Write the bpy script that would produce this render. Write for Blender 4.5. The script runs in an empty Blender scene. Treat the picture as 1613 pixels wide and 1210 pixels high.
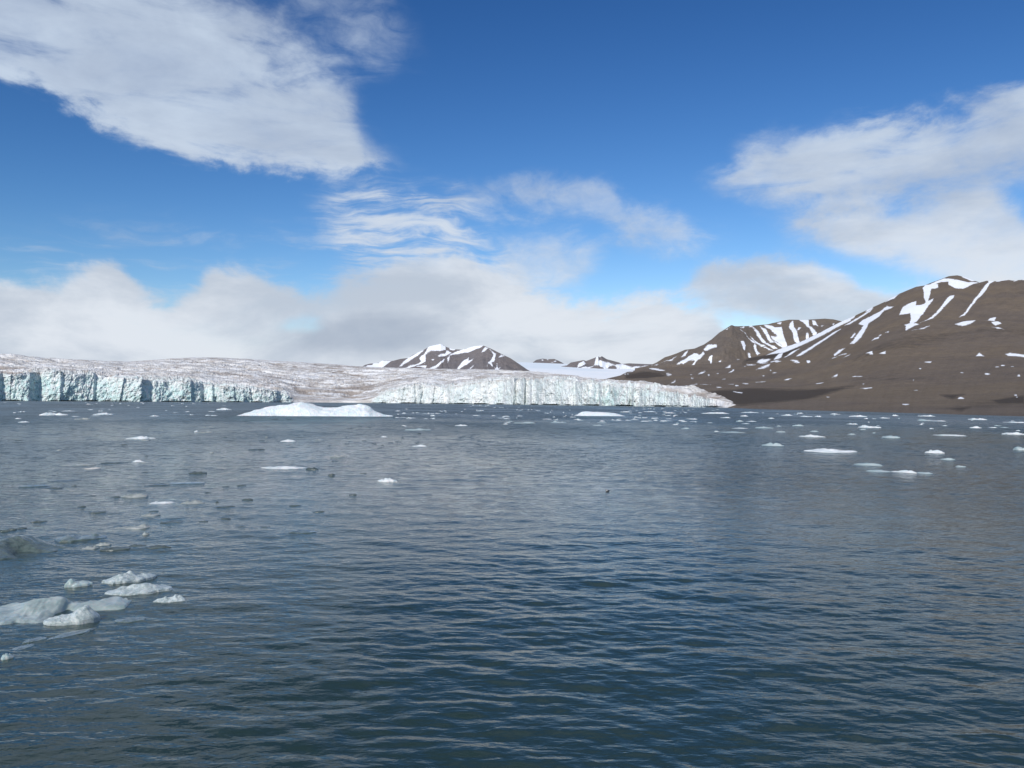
import bpy, math, random
import numpy as np
from mathutils import Matrix, Vector

random.seed(7)
RNG = np.random.RandomState(11)
scn = bpy.context.scene

# ------------------------------------------------------------------ camera
F = 1254.0            # focal length in photo pixels (photo 1613 x 1210)
CX, CY = 806.5, 605.0
CAMH = 4.0
SLOPE = 12.0 / 1613.0  # the horizon tips down a little to the right
HZ = 633.0             # horizon row under the centre of the picture
up = np.array([SLOPE, 1.0, -(HZ - CY) / F]); up /= np.linalg.norm(up)
fw = np.array([0, 0, -1.0]); fw -= up * fw.dot(up); fw /= np.linalg.norm(fw)
rt = np.cross(fw, up)
R = np.array([rt, fw, up])          # world = R @ camera-space vector
cam_data = bpy.data.cameras.new("camera")
cam = bpy.data.objects.new("camera", cam_data)
scn.collection.objects.link(cam)
cam_data.sensor_width = 36.0
cam_data.lens = 36.0 * F / 1613.0
cam_data.clip_start = 0.2
cam_data.clip_end = 90000
cam.matrix_world = Matrix([[*R[0], 0], [*R[1], 0], [*R[2], CAMH], [0, 0, 0, 1]])
scn.camera = cam

# ------------------------------------------------------------------ sun, exposure
SUN_AZ = math.radians(-157)     # from +Y (view direction) towards +X; negative: from behind, on the left
SUN_EL = math.radians(33)
sd = bpy.data.lights.new("sun", 'SUN')
sd.energy = 4.0
sd.angle = math.radians(0.53)
sd.color = (1.0, 0.95, 0.88)
sun = bpy.data.objects.new("sun", sd)
scn.collection.objects.link(sun)
to_sun = Vector((math.sin(SUN_AZ) * math.cos(SUN_EL), math.cos(SUN_AZ) * math.cos(SUN_EL), math.sin(SUN_EL)))
sun.rotation_euler = to_sun.to_track_quat('Z', 'Y').to_euler()
scn.view_settings.view_transform = 'Standard'
scn.view_settings.look = 'None'
scn.view_settings.exposure = 0.0
scn.view_settings.gamma = 1.0
scn.render.engine = 'CYCLES'
scn.cycles.max_bounces = 6
scn.cycles.transparent_max_bounces = 8
scn.cycles.caustics_reflective = False
scn.cycles.caustics_refractive = False

# ------------------------------------------------------------------ pixel helpers
def ray(px, py):
    px = np.asarray(px, float); py = np.asarray(py, float)
    v = np.stack([px - CX, -(py - CY), np.full(np.broadcast(px, py).shape, -F)], -1)
    return v @ R.T

def azel(px, py):
    d = ray(px, py)
    return np.arctan2(d[..., 0], d[..., 1]), np.arctan2(d[..., 2], np.hypot(d[..., 0], d[..., 1]))

def pt(px, py, dist):
    """world point on the line through a photo pixel at a horizontal distance"""
    d = ray(px, py)
    k = np.asarray(dist) / np.hypot(d[..., 0], d[..., 1])
    p = d * k[..., None]
    p[..., 2] += CAMH
    return p

def wdist(px, py):
    d = ray(px, py)
    return CAMH * np.hypot(d[..., 0], d[..., 1]) / np.maximum(-d[..., 2], 1e-6)

def hz(px):
    return HZ + (np.asarray(px, float) - CX) * SLOPE

# ------------------------------------------------------------------ noise
_perm = RNG.permutation(256).astype(np.int64)
_perm = np.concatenate([_perm, _perm, _perm])
_grad = RNG.normal(size=(256, 3)); _grad /= np.linalg.norm(_grad, axis=1)[:, None]

def perlin(x, y, z=0.0):
    x, y, z = np.broadcast_arrays(np.asarray(x, float), np.asarray(y, float), np.asarray(z, float))
    xi = np.floor(x).astype(np.int64); yi = np.floor(y).astype(np.int64); zi = np.floor(z).astype(np.int64)
    xf = x - xi; yf = y - yi; zf = z - zi
    u = xf**3 * (xf * (xf * 6 - 15) + 10); v = yf**3 * (yf * (yf * 6 - 15) + 10); w = zf**3 * (zf * (zf * 6 - 15) + 10)
    out = 0
    for dx in (0, 1):
        a = _perm[(xi + dx) & 255]
        for dy in (0, 1):
            b = _perm[a + ((yi + dy) & 255)]
            for dz in (0, 1):
                g = _grad[_perm[b + ((zi + dz) & 255)]]
                d = g[..., 0] * (xf - dx) + g[..., 1] * (yf - dy) + g[..., 2] * (zf - dz)
                out = out + d * (u if dx else 1 - u) * (v if dy else 1 - v) * (w if dz else 1 - w)
    return out * 1.5

def fbm(x, y, z=0.0, o=4, g=0.5, l=2.03):
    s = 0; a = 1; n = 0
    for k in range(o):
        s = s + a * perlin(np.asarray(x) * l**k + 17.3 * k, np.asarray(y) * l**k + 5.1 * k, np.asarray(z) * l**k + 9.7 * k)
        n += a; a *= g
    return s / n

def ridged(x, y, z=0.0, o=4, g=0.5):
    s = 0; a = 1; n = 0
    for k in range(o):
        s = s + a * (1 - 2 * np.abs(perlin(np.asarray(x) * 2.07**k + 3.3 * k, np.asarray(y) * 2.07**k + 8.1 * k, np.asarray(z) * 2.07**k + 1.7 * k)))
        n += a; a *= g
    return s / n

def sstep(a, b, x):
    t = np.clip((np.asarray(x, float) - a) / (b - a), 0, 1)
    return t * t * (3 - 2 * t)

def curve(pts, x):
    p = np.array(pts, float)
    return np.interp(x, p[:, 0], p[:, 1])

def soft_curve(pts, x, w):
    g = np.arange(np.min(x) - 4 * w, np.max(x) + 4 * w + 1, 1.0)
    k = np.exp(-0.5 * (np.arange(-3 * w, 3 * w + 1) / w) ** 2); k /= k.sum()
    v = np.convolve(np.pad(curve(pts, g), int(3 * w), mode='edge'), k, mode='valid')
    return np.interp(x, g, v)

# ------------------------------------------------------------------ node helpers
class NT:
    def __init__(s, tree): s.t = tree; s.n = tree.nodes; s.l = tree.links
    def link(s, a, b): s.l.new(a, b)
    def put(s, sock, v):
        if hasattr(v, 'is_output'): s.l.new(v, sock)
        else: sock.default_value = v
    def math(s, op, a, b=0.0, c=0.0, clamp=False):
        m = s.n.new('ShaderNodeMath'); m.operation = op; m.use_clamp = clamp
        s.put(m.inputs[0], a); s.put(m.inputs[1], b); s.put(m.inputs[2], c)
        return m.outputs[0]
    def add(s, a, b): return s.math('ADD', a, b)
    def sub(s, a, b): return s.math('SUBTRACT', a, b)
    def mul(s, a, b): return s.math('MULTIPLY', a, b)
    def mx(s, a, b): return s.math('MAXIMUM', a, b)
    def ss(s, lo, hi, v, olo=0.0, ohi=1.0):
        m = s.n.new('ShaderNodeMapRange'); m.interpolation_type = 'SMOOTHSTEP'; m.clamp = True
        s.put(m.inputs['Value'], v); s.put(m.inputs['From Min'], lo); s.put(m.inputs['From Max'], hi)
        s.put(m.inputs['To Min'], olo); s.put(m.inputs['To Max'], ohi)
        return m.outputs['Result']
    def noise(s, vec, scale, detail=4, rough=0.5, dist=0.0, out='Fac', lac=2.0):
        m = s.n.new('ShaderNodeTexNoise')
        s.put(m.inputs['Vector'], vec); s.put(m.inputs['Scale'], scale); m.inputs['Detail'].default_value = detail
        m.inputs['Roughness'].default_value = rough; s.put(m.inputs['Distortion'], dist); m.inputs['Lacunarity'].default_value = lac
        return m.outputs[out]
    def vor(s, vec, scale, feature='F1', out='Distance'):
        m = s.n.new('ShaderNodeTexVoronoi'); m.feature = feature
        s.put(m.inputs['Vector'], vec); s.put(m.inputs['Scale'], scale)
        return m.outputs[out]
    def mapping(s, vec, scale=(1, 1, 1), loc=(0, 0, 0), rot=(0, 0, 0)):
        m = s.n.new('ShaderNodeMapping'); s.put(m.inputs['Vector'], vec)
        m.inputs['Scale'].default_value = scale; m.inputs['Location'].default_value = loc; m.inputs['Rotation'].default_value = rot
        return m.outputs[0]
    def mix(s, f, a, b, mode='MIX'):
        m = s.n.new('ShaderNodeMix'); m.data_type = 'RGBA'; m.blend_type = mode
        s.put(m.inputs['Factor'], f)
        for k, v in ((6, a), (7, b)):
            if isinstance(v, tuple) and len(v) == 3: v = (*v, 1)
            s.put(m.inputs[k], v)
        return m.outputs[2]
    def pos(s):
        return s.n.new('ShaderNodeNewGeometry').outputs['Position']
    def attr(s, name):
        m = s.n.new('ShaderNodeAttribute'); m.attribute_name = name
        return m.outputs['Fac']
    def xyz(s, v):
        m = s.n.new('ShaderNodeSeparateXYZ'); s.link(v, m.inputs[0]); return m.outputs
    def comb(s, a, b, c):
        m = s.n.new('ShaderNodeCombineXYZ'); s.put(m.inputs[0], a); s.put(m.inputs[1], b); s.put(m.inputs[2], c); return m.outputs[0]
    def bump(s, h, dist, strength=1.0, normal=None):
        m = s.n.new('ShaderNodeBump'); s.put(m.inputs['Height'], h); s.put(m.inputs['Distance'], dist); s.put(m.inputs['Strength'], strength)
        if normal is not None: s.link(normal, m.inputs['Normal'])
        return m.outputs[0]
    def fcurve(s, x, pts):
        m = s.n.new('ShaderNodeFloatCurve'); s.put(m.inputs['Value'], x)
        c = m.mapping.curves[0]
        m.mapping.use_clip = False
        while len(c.points) < len(pts): c.points.new(0.5, 0.5)
        for p, (a, b) in zip(c.points, sorted(pts)):
            p.location = (a, b); p.handle_type = 'AUTO_CLAMPED'
        m.mapping.update()
        return m.outputs[0]

def material(name):
    m = bpy.data.materials.new(name); m.use_nodes = True
    m.node_tree.nodes.clear()
    N = NT(m.node_tree)
    out = N.n.new('ShaderNodeOutputMaterial')
    return m, N, out

def principled(N, out, color, rough=0.6, normal=None, **kw):
    b = N.n.new('ShaderNodeBsdfPrincipled')
    if isinstance(color, tuple) and len(color) == 3: color = (*color, 1)
    N.put(b.inputs['Base Color'], color); N.put(b.inputs['Roughness'], rough)
    if normal is not None: N.link(normal, b.inputs['Normal'])
    for k, v in kw.items(): N.put(b.inputs[k.replace('_', ' ')], v)
    N.link(b.outputs[0], out.inputs['Surface'])
    return b

# ------------------------------------------------------------------ world: sky and clouds
world = bpy.data.worlds.new("World"); scn.world = world; world.use_nodes = True
world.node_tree.nodes.clear()
W = NT(world.node_tree)
wo = W.n.new('ShaderNodeOutputWorld')
bg = W.n.new('ShaderNodeBackground')
STR = 0.1
bg.inputs['Strength'].default_value = STR
W.link(bg.outputs[0], wo.inputs['Surface'])
sky = W.n.new('ShaderNodeTexSky'); sky.sky_type = 'NISHITA'; sky.sun_disc = False
sky.sun_elevation = SUN_EL; sky.sun_rotation = SUN_AZ % (2 * math.pi)
sky.altitude = 0; sky.air_density = 1.0; sky.dust_density = 0.3; sky.ozone_density = 2.0
_c = W.n.new('ShaderNodeSeparateColor'); W.link(sky.outputs[0], _c.inputs[0])
_o = W.n.new('ShaderNodeCombineColor')
for _k, (_g, _p) in enumerate(((0.19, 2.0), (0.345, 1.6), (0.55, 1.4))):    # deep polar blue of a dry sky
    W.link(W.mul(W.math('POWER', _c.outputs[_k], _p), _g), _o.inputs[_k])
skyc = _o.outputs[0]
tc = W.n.new('ShaderNodeTexCoord').outputs['Generated']
D = W.xyz(tc)
AZ = W.math('ARCTAN2', D[0], D[1])
EL = W.math('ARCSINE', D[2])
A01 = W.add(W.mul(AZ, 1 / 2.4), 0.5)        # -1.2 .. 1.2 rad -> 0 .. 1
zz = W.add(W.mx(D[2], 0.0), 0.10)
plane = W.comb(W.math('DIVIDE', D[0], zz), W.math('DIVIDE', D[1], zz), 0.0)    # flat cloud deck seen in perspective
n_big = W.noise(plane, 0.9, 6, 0.55)
dirv = W.comb(W.mul(AZ, 1.0), W.mul(EL, 1.9), 0.0)
n_edge = W.noise(dirv, 9.0, 7, 0.62, 0.3)
n_soft = W.noise(dirv, 4.0, 4, 0.5)
n_fine = W.noise(plane, 5.0, 5, 0.6)
warp = W.noise(dirv, 5.0, 3, 0.5)
n_str = W.noise(W.comb(W.mul(AZ, 5.5), W.add(W.mul(EL, 34.0), W.mul(warp, 3.0)), 0.7), 1.8, 7, 0.6, 0.35)
n_la = W.noise(W.mapping(dirv, (4.0, 9.0, 1), rot=(0, 0, 0.42)), 1.5, 7, 0.6, 0.7)

def edge(pts):
    a = [azel(x, y) for x, y in pts]
    return W.fcurve(A01, [(float(p[0]) / 2.4 + 0.5, float(p[1])) for p in a])

def layer(upper, lower, soft_up, soft_lo, amp, fade=None, op=1.0, nz=None):
    """a bank of cloud between two traced edges, its outline broken up by noise"""
    nz = nz or n_edge
    w = W.mul(W.sub(nz, 0.5), amp)
    d = 1.0
    if upper: d = W.ss(-soft_up, soft_up, W.add(W.sub(edge(upper), EL), w))
    if lower:
        l = W.ss(-soft_lo, soft_lo, W.add(W.sub(EL, edge(lower)), w))
        d = W.mul(d, l) if upper else l
    if fade:
        (a0, a1, a2, a3) = [float(azel(x, 300)[0]) for x in fade]
        aw = W.add(AZ, W.mul(W.sub(n_soft, 0.5), 0.25))
        d = W.mul(W.mul(d, W.ss(a0, a1, aw)), W.ss(a2, a3, aw, 1.0, 0.0))
    return W.mul(d, op)

def over(a, b):      # 1-(1-a)(1-b)
    return W.sub(1.0, W.mul(W.sub(1.0, a), W.sub(1.0, b)))

LA = layer([(-700, -500), (0, -420), (250, -80), (370, 0), (440, 48), (500, 98), (550, 150), (590, 215), (640, 262)],
           [(-700, -150), (-200, 50), (0, 118), (80, 150), (160, 195), (260, 238), (360, 262), (450, 272), (540, 276), (640, 262)],
           0.045, 0.016, 0.10, (-1100, -900, 545, 640), 1.0)
LA2 = layer([(380, -160), (520, -60), (700, -20)], [(380, 30), (450, 60), (600, 110), (700, 90)], 0.05, 0.05, 0.14, (400, 500, 560, 680), 0.45, n_str)
LB1 = layer([(1060, 292), (1150, 268), (1250, 228), (1350, 204), (1450, 182), (1613, 142), (1850, 80), (2200, 0)],
            [(1060, 285), (1120, 300), (1200, 318), (1300, 326), (1400, 318), (1500, 302), (1613, 288), (1850, 270), (2200, 200)],
            0.018, 0.04, 0.085, (1080, 1150, 2400, 2700), 0.95)
LB1b = layer([(1150, 230), (1240, 198), (1330, 192), (1400, 200), (1480, 195)], [(1150, 260), (1300, 260), (1480, 240)], 0.02, 0.02, 0.07, (1150, 1220, 1330, 1420), 0.6)
LB2 = layer([(1100, 320), (1300, 330), (1450, 312), (1530, 300), (1590, 318), (1640, 345), (1800, 330), (2200, 300)],
            [(1100, 345), (1200, 378), (1300, 392), (1400, 425), (1500, 470), (1613, 490), (1800, 520), (2200, 520)],
            0.02, 0.03, 0.07, (1120, 1250, 2400, 2700), 0.86)
LC = layer([(-900, 380), (-300, 430), (0, 440), (70, 440), (130, 426), (170, 420), (200, 440), (250, 470), (310, 450), (345, 420), (420, 440), (480, 462),
            (540, 440), (600, 428), (660, 410), (720, 405), (780, 425), (830, 450), (900, 474), (960, 478), (1020, 470), (1080, 480), (1120, 500), (1140, 530), (1170, 565), (1300, 600), (2200, 620)],
           None, 0.018, 0.02, 0.085)
LGAP = layer([(420, 520), (500, 502), (560, 508), (640, 520)], [(420, 520), (500, 520), (560, 522), (640, 520)], 0.008, 0.008, 0.03, (430, 500, 520, 570), 0.38)
LC2 = layer([(1000, 470), (1070, 450), (1110, 420), (1170, 404), (1250, 408), (1310, 428), (1370, 448), (1450, 452), (1700, 440), (2200, 400)],
            [(1000, 475), (1060, 472), (1120, 492), (1200, 515), (1400, 560), (1700, 620), (2200, 640)], 0.016, 0.02, 0.06, (1030, 1090, 2400, 2700), 0.88)
LE = layer([(700, 310), (780, 290), (860, 280), (945, 276), (975, 300), (1010, 328), (1090, 342), (1180, 360)],
           [(700, 318), (800, 330), (880, 345), (960, 362), (1030, 385), (1100, 395), (1180, 380)], 0.022, 0.025, 0.09, (700, 790, 1080, 1150), 0.62)
LF = layer([(760, 400), (820, 372), (870, 362), (930, 378), (990, 400)], [(760, 445), (850, 470), (990, 440)], 0.025, 0.03, 0.08, (760, 830, 900, 980), 0.6)
LG = W.mul(layer([(420, 300), (520, 290), (600, 268), (700, 285), (820, 330), (900, 370)], [(420, 420), (600, 440), (900, 430)], 0.03, 0.03, 0.1, (430, 540, 720, 840), 1.0, n_soft),
           W.ss(0.30, 0.68, n_str, 0.15, 1.0))
LH = W.mul(layer([(-900, 330), (0, 350), (400, 345), (600, 360), (1000, 380)], [(-900, 480), (0, 480), (600, 480), (1000, 450)], 0.03, 0.03, 0.05, (-1200, -900, 800, 1050), 0.65),
           W.ss(0.36, 0.74, n_str, 0.05, 1.0))
# the part of the sky above the picture, which only the water shows
hi = W.ss(0.48, 0.64, EL)
LTOP = W.mul(W.add(W.mul(W.ss(0.38, 0.60, n_big), 0.55), 0.16), hi)
veil = W.mul(W.ss(0.12, 0.0, EL), 0.2)
LA = W.mul(LA, W.ss(0.22, 0.56, n_la, 0.50, 0.97))
LB1 = W.mul(LB1, W.ss(0.22, 0.56, n_la, 0.52, 1.0))
LB2 = W.mul(LB2, W.ss(0.25, 0.55, n_soft, 0.65, 1.0))
dens = W.mul(LC, W.sub(1.0, LGAP))
for L in (LA, LA2, LB1, LB1b, LB2, LC2, LE, LF, W.mul(LG, 0.95), W.mul(LH, 0.6), LTOP, veil):
    dens = over(dens, L)
n_wisp = W.noise(W.comb(AZ, W.mul(EL, 1.5), 1.7), 26.0, 7, 0.62, 0.4)
rim = W.mul(W.mul(dens, W.sub(1.0, dens)), 4.0)
n_mid = W.noise(W.comb(AZ, W.mul(EL, 2.2), 5.1), 7.0, 6, 0.6, 0.5)
dens = W.ss(0.0, 1.0, W.add(dens, W.add(W.mul(W.mul(W.sub(n_wisp, 0.5), rim), 0.6), W.mul(W.mul(W.sub(n_mid, 0.55), dens), 0.7))))
# cloud brightness: pale low bank, greyer and bluer higher up, soft grey bellies
shade = W.noise(W.comb(W.mul(AZ, 1.0), W.mul(EL, 2.6), 3.0), 4.2, 6, 0.6, 0.3)
low = W.ss(0.34, 0.10, EL)
c_hi = W.mix(W.ss(0.30, 0.70, shade), (4.1, 4.95, 6.4), (5.6, 6.6, 8.0))
c_lo = W.mix(W.ss(0.32, 0.62, shade), (5.2, 5.9, 6.9), (7.5, 8.0, 8.7))
ccol = W.mix(low, c_hi, c_lo)
grey_belly = layer([(440, 540), (520, 512), (600, 492), (680, 500), (760, 520)], [(440, 545), (600, 556), (760, 545)], 0.012, 0.012, 0.03, (430, 540, 620, 740), 0.5)
ccol = W.mix(grey_belly, ccol, (2.9, 3.6, 4.8))
bright = W.mul(W.math('POWER', dens, 1.3), 1.0)
final = W.mix(bright, skyc, ccol)
# below the horizon: dark water colour, never seen directly
W.link(final, bg.inputs['Color'])

# ------------------------------------------------------------------ mesh helpers
def mesh_object(name, verts, faces, mat, smooth=True, attrs=None):
    verts = np.asarray(verts, np.float32); faces = np.asarray(faces, np.int32)
    me = bpy.data.meshes.new(name)
    k = faces.shape[1]
    me.vertices.add(len(verts)); me.vertices.foreach_set('co', verts.ravel())
    me.loops.add(faces.size); me.loops.foreach_set('vertex_index', faces.ravel())
    me.polygons.add(len(faces))
    me.polygons.foreach_set('loop_start', np.arange(0, faces.size, k, dtype=np.int32))
    me.polygons.foreach_set('loop_total', np.full(len(faces), k, np.int32))
    me.update(calc_edges=True)
    me.polygons.foreach_set('use_smooth', np.full(len(faces), smooth))
    for a, v in (attrs or {}).items():
        at = me.attributes.new(a, 'FLOAT', 'POINT'); at.data.foreach_set('value', np.asarray(v, np.float32).ravel())
    me.materials.append(mat)
    me.validate()
    o = bpy.data.objects.new(name, me); scn.collection.objects.link(o)
    return o

def grid_faces(nr, nc, wrap=False):
    r = np.arange(nr - 1)[:, None]; c = np.arange(nc if wrap else nc - 1)[None, :]
    c1 = (c + 1) % nc
    return np.stack([r * nc + c, r * nc + c1, (r + 1) * nc + c1, (r + 1) * nc + c], -1).reshape(-1, 4)

def tag(o, label, cat=None, group=None, kind=None):
    o['label'] = label
    if cat: o['category'] = cat
    if group: o['group'] = group
    if kind: o['kind'] = kind
    return o

def in_poly(px, py, poly):
    inside = np.zeros(px.shape, bool)
    n = len(poly)
    for i in range(n):
        x1, y1 = poly[i]; x2, y2 = poly[(i + 1) % n]
        if y1 == y2: continue
        c = ((y1 > py) != (y2 > py)) & (px < (x2 - x1) * (py - y1) / (y2 - y1) + x1)
        inside ^= c
    return inside

def poly_sd(px, py, poly, reach=4.0):
    """signed distance in photo pixels to an outline: positive inside; clipped to +-reach"""
    P = np.array(poly, float)
    out = np.full(px.shape, -reach)
    m = (px > P[:, 0].min() - reach) & (px < P[:, 0].max() + reach) & (py > P[:, 1].min() - reach) & (py < P[:, 1].max() + reach)
    if not m.any(): return out
    x = px[m]; y = py[m]; d = np.full(x.shape, 1e9)
    for i in range(len(P)):
        a = P[i]; b = P[(i + 1) % len(P)]
        ab = b - a; L = max(ab.dot(ab), 1e-9)
        t = np.clip(((x - a[0]) * ab[0] + (y - a[1]) * ab[1]) / L, 0, 1)
        d = np.minimum(d, np.hypot(x - a[0] - t * ab[0], y - a[1] - t * ab[1]))
    s = np.where(in_poly(x, y, poly), d, -d)
    out[m] = np.clip(s, -reach, reach)
    return out

def conv(polys, ox, oy, s):
    return [[(ox + x / s, oy + y / s) for x, y in p] for p in polys]

def strokes(lst, ox, oy, s):
    """small patches: centre, width, height, rise to the right"""
    out = []
    for cx, cy, w, h, *t in lst:
        t = t[0] if t else 0.0
        p = []
        for k in range(8):
            a = k * math.pi / 4
            r = 1 + 0.25 * math.sin(k * 2.3 + cx)
            dx = math.cos(a) * w / 2 * r; dy = math.sin(a) * max(h * 0.85, 5.5) / 2 * r
            p.append((ox + (cx + dx) / s, oy + (cy + dy - dx * t) / s))
        out.append(p)
    return out

# ------------------------------------------------------------------ materials
def rock_material(name, base, dark, warm, scale=0.01, snow_edge=0.9, blue=0.0):
    m, N, out = material(name)
    P = N.pos()
    n1 = N.noise(N.mapping(P, (scale, scale, scale * 2.5)), 1.0, 8, 0.6)
    n2 = N.noise(P, scale * 6, 8, 0.65)
    n3 = N.noise(N.mapping(P, (scale * 3, scale * 3, scale * 7)), 1.0, 6, 0.6)
    n4 = N.noise(P, scale * 45, 5, 0.7)
    n0 = N.noise(P, scale * 0.35, 4, 0.55, 0.4)
    c = N.mix(N.ss(0.35, 0.62, n1), dark, base)
    c = N.mix(N.mul(N.ss(0.42, 0.62, n0), 0.5), c, tuple(v * f for v, f in zip(warm, (1.18, 1.12, 0.98))))
    c = N.mix(N.mul(N.ss(0.45, 0.7, n3), 0.55), c, warm)
    c = N.mix(N.mul(N.ss(0.42, 0.62, n2), 0.45), c, tuple(v * 0.62 for v in base))
    c = N.mix(N.mul(N.ss(0.35, 0.65, n4), 0.5), c, tuple(v * 1.45 for v in base))
    X_ = N.xyz(P)
    fall = N.noise(N.comb(N.sub(N.mul(N.math('ARCTAN2', X_[0], X_[1]), 170.0), N.mul(X_[2], 0.06)), N.mul(X_[2], 0.012), N.mul(X_[1], 0.0012)), 1.0, 5, 0.62)
    c = N.mix(N.mul(N.ss(0.45, 0.68, fall), 0.14), c, tuple(v * 1.32 for v in base))
    c = N.mix(N.mul(N.ss(0.52, 0.36, fall), 0.12), c, tuple(v * 0.66 for v in base))
    wet = N.attr('wet')  # mask of cloud shade painted into the rock colour, not damp
    c = N.mix(N.ss(0.2, 0.8, N.add(wet, N.mul(N.sub(n2, 0.5), 0.7))), c, tuple(v * 0.48 for v in base))  # painted cloud shade: darker rock tone with ragged edges
    snow = N.attr('snow')
    s = N.ss(-0.45, 0.55, N.add(snow, N.mul(N.sub(N.noise(P, scale * 10, 8, 0.66), 0.5), snow_edge * 5.0)))
    c = N.mix(s, c, (0.80, 0.83, 0.88))
    h = N.add(N.mul(n2, 1.0), N.mul(n4, 0.25))
    nb = N.bump(h, 0.06 / scale, N.sub(0.9, N.mul(s, 0.7)))
    principled(N, out, c, 0.9, nb, Specular_IOR_Level=0.15)
    return m

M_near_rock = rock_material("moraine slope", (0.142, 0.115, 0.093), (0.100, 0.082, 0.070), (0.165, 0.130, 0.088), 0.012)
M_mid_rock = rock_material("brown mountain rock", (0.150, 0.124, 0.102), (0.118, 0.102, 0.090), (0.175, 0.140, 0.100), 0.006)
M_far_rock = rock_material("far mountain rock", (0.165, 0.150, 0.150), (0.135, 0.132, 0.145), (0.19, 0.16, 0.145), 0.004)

m, N, out = material("far snowfield"); M_snow = m
P = N.pos()
n = N.noise(N.mapping(P, (0.0006, 0.0002, 0.001)), 1.0, 6, 0.55)
principled(N, out, N.mix(N.ss(0.35, 0.62, n), (0.70, 0.77, 0.82), (0.84, 0.86, 0.88)), 0.8)

# glacier ice
m, N, out = material("glacier ice"); M_glacier = m
P = N.pos()
cl = N.attr('cliff'); dirt = N.attr('dirt'); cyan = N.attr('cyan')
v1 = N.noise(N.mapping(P, (0.05, 0.05, 0.028)), 1.0, 6, 0.6)
v2 = N.noise(N.mapping(P, (0.22, 0.22, 0.11)), 1.0, 5, 0.6)
v3 = N.noise(P, 0.6, 5, 0.6)
ice = N.mix(N.ss(0.35, 0.62, v1), (0.62, 0.70, 0.71), (0.78, 0.81, 0.81))
ice = N.mix(N.mul(N.ss(0.46, 0.64, N.add(v2, N.mul(cyan, 0.10))), N.add(0.04, N.mul(cyan, 0.75))), ice, (0.46, 0.72, 0.70))
ice = N.mix(N.mul(N.ss(0.52, 0.68, N.noise(P, 0.11, 7, 0.72)), 0.6), ice, (0.40, 0.40, 0.39))
tp = N.noise(N.mapping(P, (0.012, 0.012, 0.05)), 1.0, 7, 0.65)
tp2 = N.noise(N.mapping(P, (0.008, 0.017, 0.06), rot=(0, 0, 0.15)), 1.0, 7, 0.68, 0.5)
top = N.mix(N.ss(0.40, 0.60, tp2), (0.46, 0.44, 0.42), (0.76, 0.76, 0.75))
top = N.mix(N.mul(N.ss(0.48, 0.62, tp), 0.5), top, (0.40, 0.36, 0.35))
top = N.mix(N.mul(N.ss(0.50, 0.60, N.noise(N.mapping(P, (0.035, 0.05, 0.12)), 1.0, 4, 0.65)), 0.7), top, (0.76, 0.78, 0.81))
top = N.mix(N.ss(0.3, 0.75, N.add(dirt, N.mul(N.sub(tp, 0.5), 1.2))), top, (0.34, 0.30, 0.27))
c = N.mix(N.ss(0.3, 0.7, N.add(cl, N.mul(N.sub(N.noise(P, 0.12, 5, 0.6), 0.5), 0.9))), top, ice)
nb = N.bump(N.add(v3, N.mul(v2, 2.0)), 2.2, 0.75)
principled(N, out, c, 0.7, nb, Specular_IOR_Level=0.25)

def ice_material(name, col, col2, rough, trans=0.0, sss=0.0, scale=1.0, bumpd=0.03, dirt=0.0, alpha=1.0, spec=0.5, radius=(0.15, 0.3, 0.35)):
    m, N, out = material(name)
    P = N.n.new('ShaderNodeTexCoord').outputs['Object']
    n1 = N.noise(P, 1.2 * scale, 6, 0.6); n2 = N.noise(P, 6 * scale, 6, 0.65); n3 = N.vor(P, 9 * scale)
    c = N.mix(N.ss(0.35, 0.65, n1), col2, col)
    if dirt: c = N.mix(N.mul(N.ss(0.56, 0.66, N.noise(P, 2.3 * scale, 7, 0.7)), dirt), c, (0.16, 0.13, 0.10))
    nb = N.bump(N.add(n2, N.mul(n3, 0.5)), bumpd / scale, 0.8)
    b = principled(N, out, c, N.ss(0.3, 0.7, n2, rough * 0.5, rough), nb, Specular_IOR_Level=spec)
    b.inputs['IOR'].default_value = 1.31
    b.inputs['Transmission Weight'].default_value = trans
    b.inputs['Subsurface Weight'].default_value = sss
    b.inputs['Subsurface Radius'].default_value = radius
    b.inputs['Subsurface Scale'].default_value = 1.0
    b.inputs['Alpha'].default_value = alpha
    return m

M_berg = ice_material("snowy iceberg ice", (0.86, 0.88, 0.88), (0.72, 0.82, 0.84), 0.8, scale=0.45, bumpd=0.16, sss=0.3, spec=0.3)
M_white = ice_material("white floe ice", (0.68, 0.71, 0.72), (0.46, 0.53, 0.55), 0.6, scale=0.8, sss=0.3)
M_blue = ice_material("pale blue floe ice", (0.42, 0.49, 0.50), (0.28, 0.37, 0.39), 0.5, scale=0.8, sss=0.3)
M_dirty = ice_material("dirty floe ice", (0.66, 0.66, 0.64), (0.42, 0.40, 0.37), 0.6, scale=1.0, dirt=0.8)
M_speck = ice_material("white floe with dirt specks", (0.78, 0.80, 0.81), (0.60, 0.66, 0.68), 0.6, scale=0.8, dirt=0.45)
M_grey = ice_material("grey wet ice", (0.36, 0.385, 0.37), (0.20, 0.23, 0.22), 0.35, scale=1.5, sss=0.2, dirt=0.2)
M_clear = ice_material("clear dark ice", (0.095, 0.12, 0.113), (0.04, 0.058, 0.057), 0.18, scale=2.0, spec=0.8)
M_near = ice_material("wet translucent ice", (0.52, 0.60, 0.585), (0.34, 0.43, 0.42), 0.12, trans=0.3, scale=2.2, sss=0.7, bumpd=0.012, spec=0.7, radius=(0.05, 0.09, 0.1))
M_crust = ice_material("frosty crushed ice", trans=0.2, col=(0.56, 0.62, 0.61), col2=(0.32, 0.39, 0.39), rough=0.35, scale=9.0, sss=0.3, bumpd=0.06, spec=0.7, radius=(0.03, 0.05, 0.06))
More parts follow.
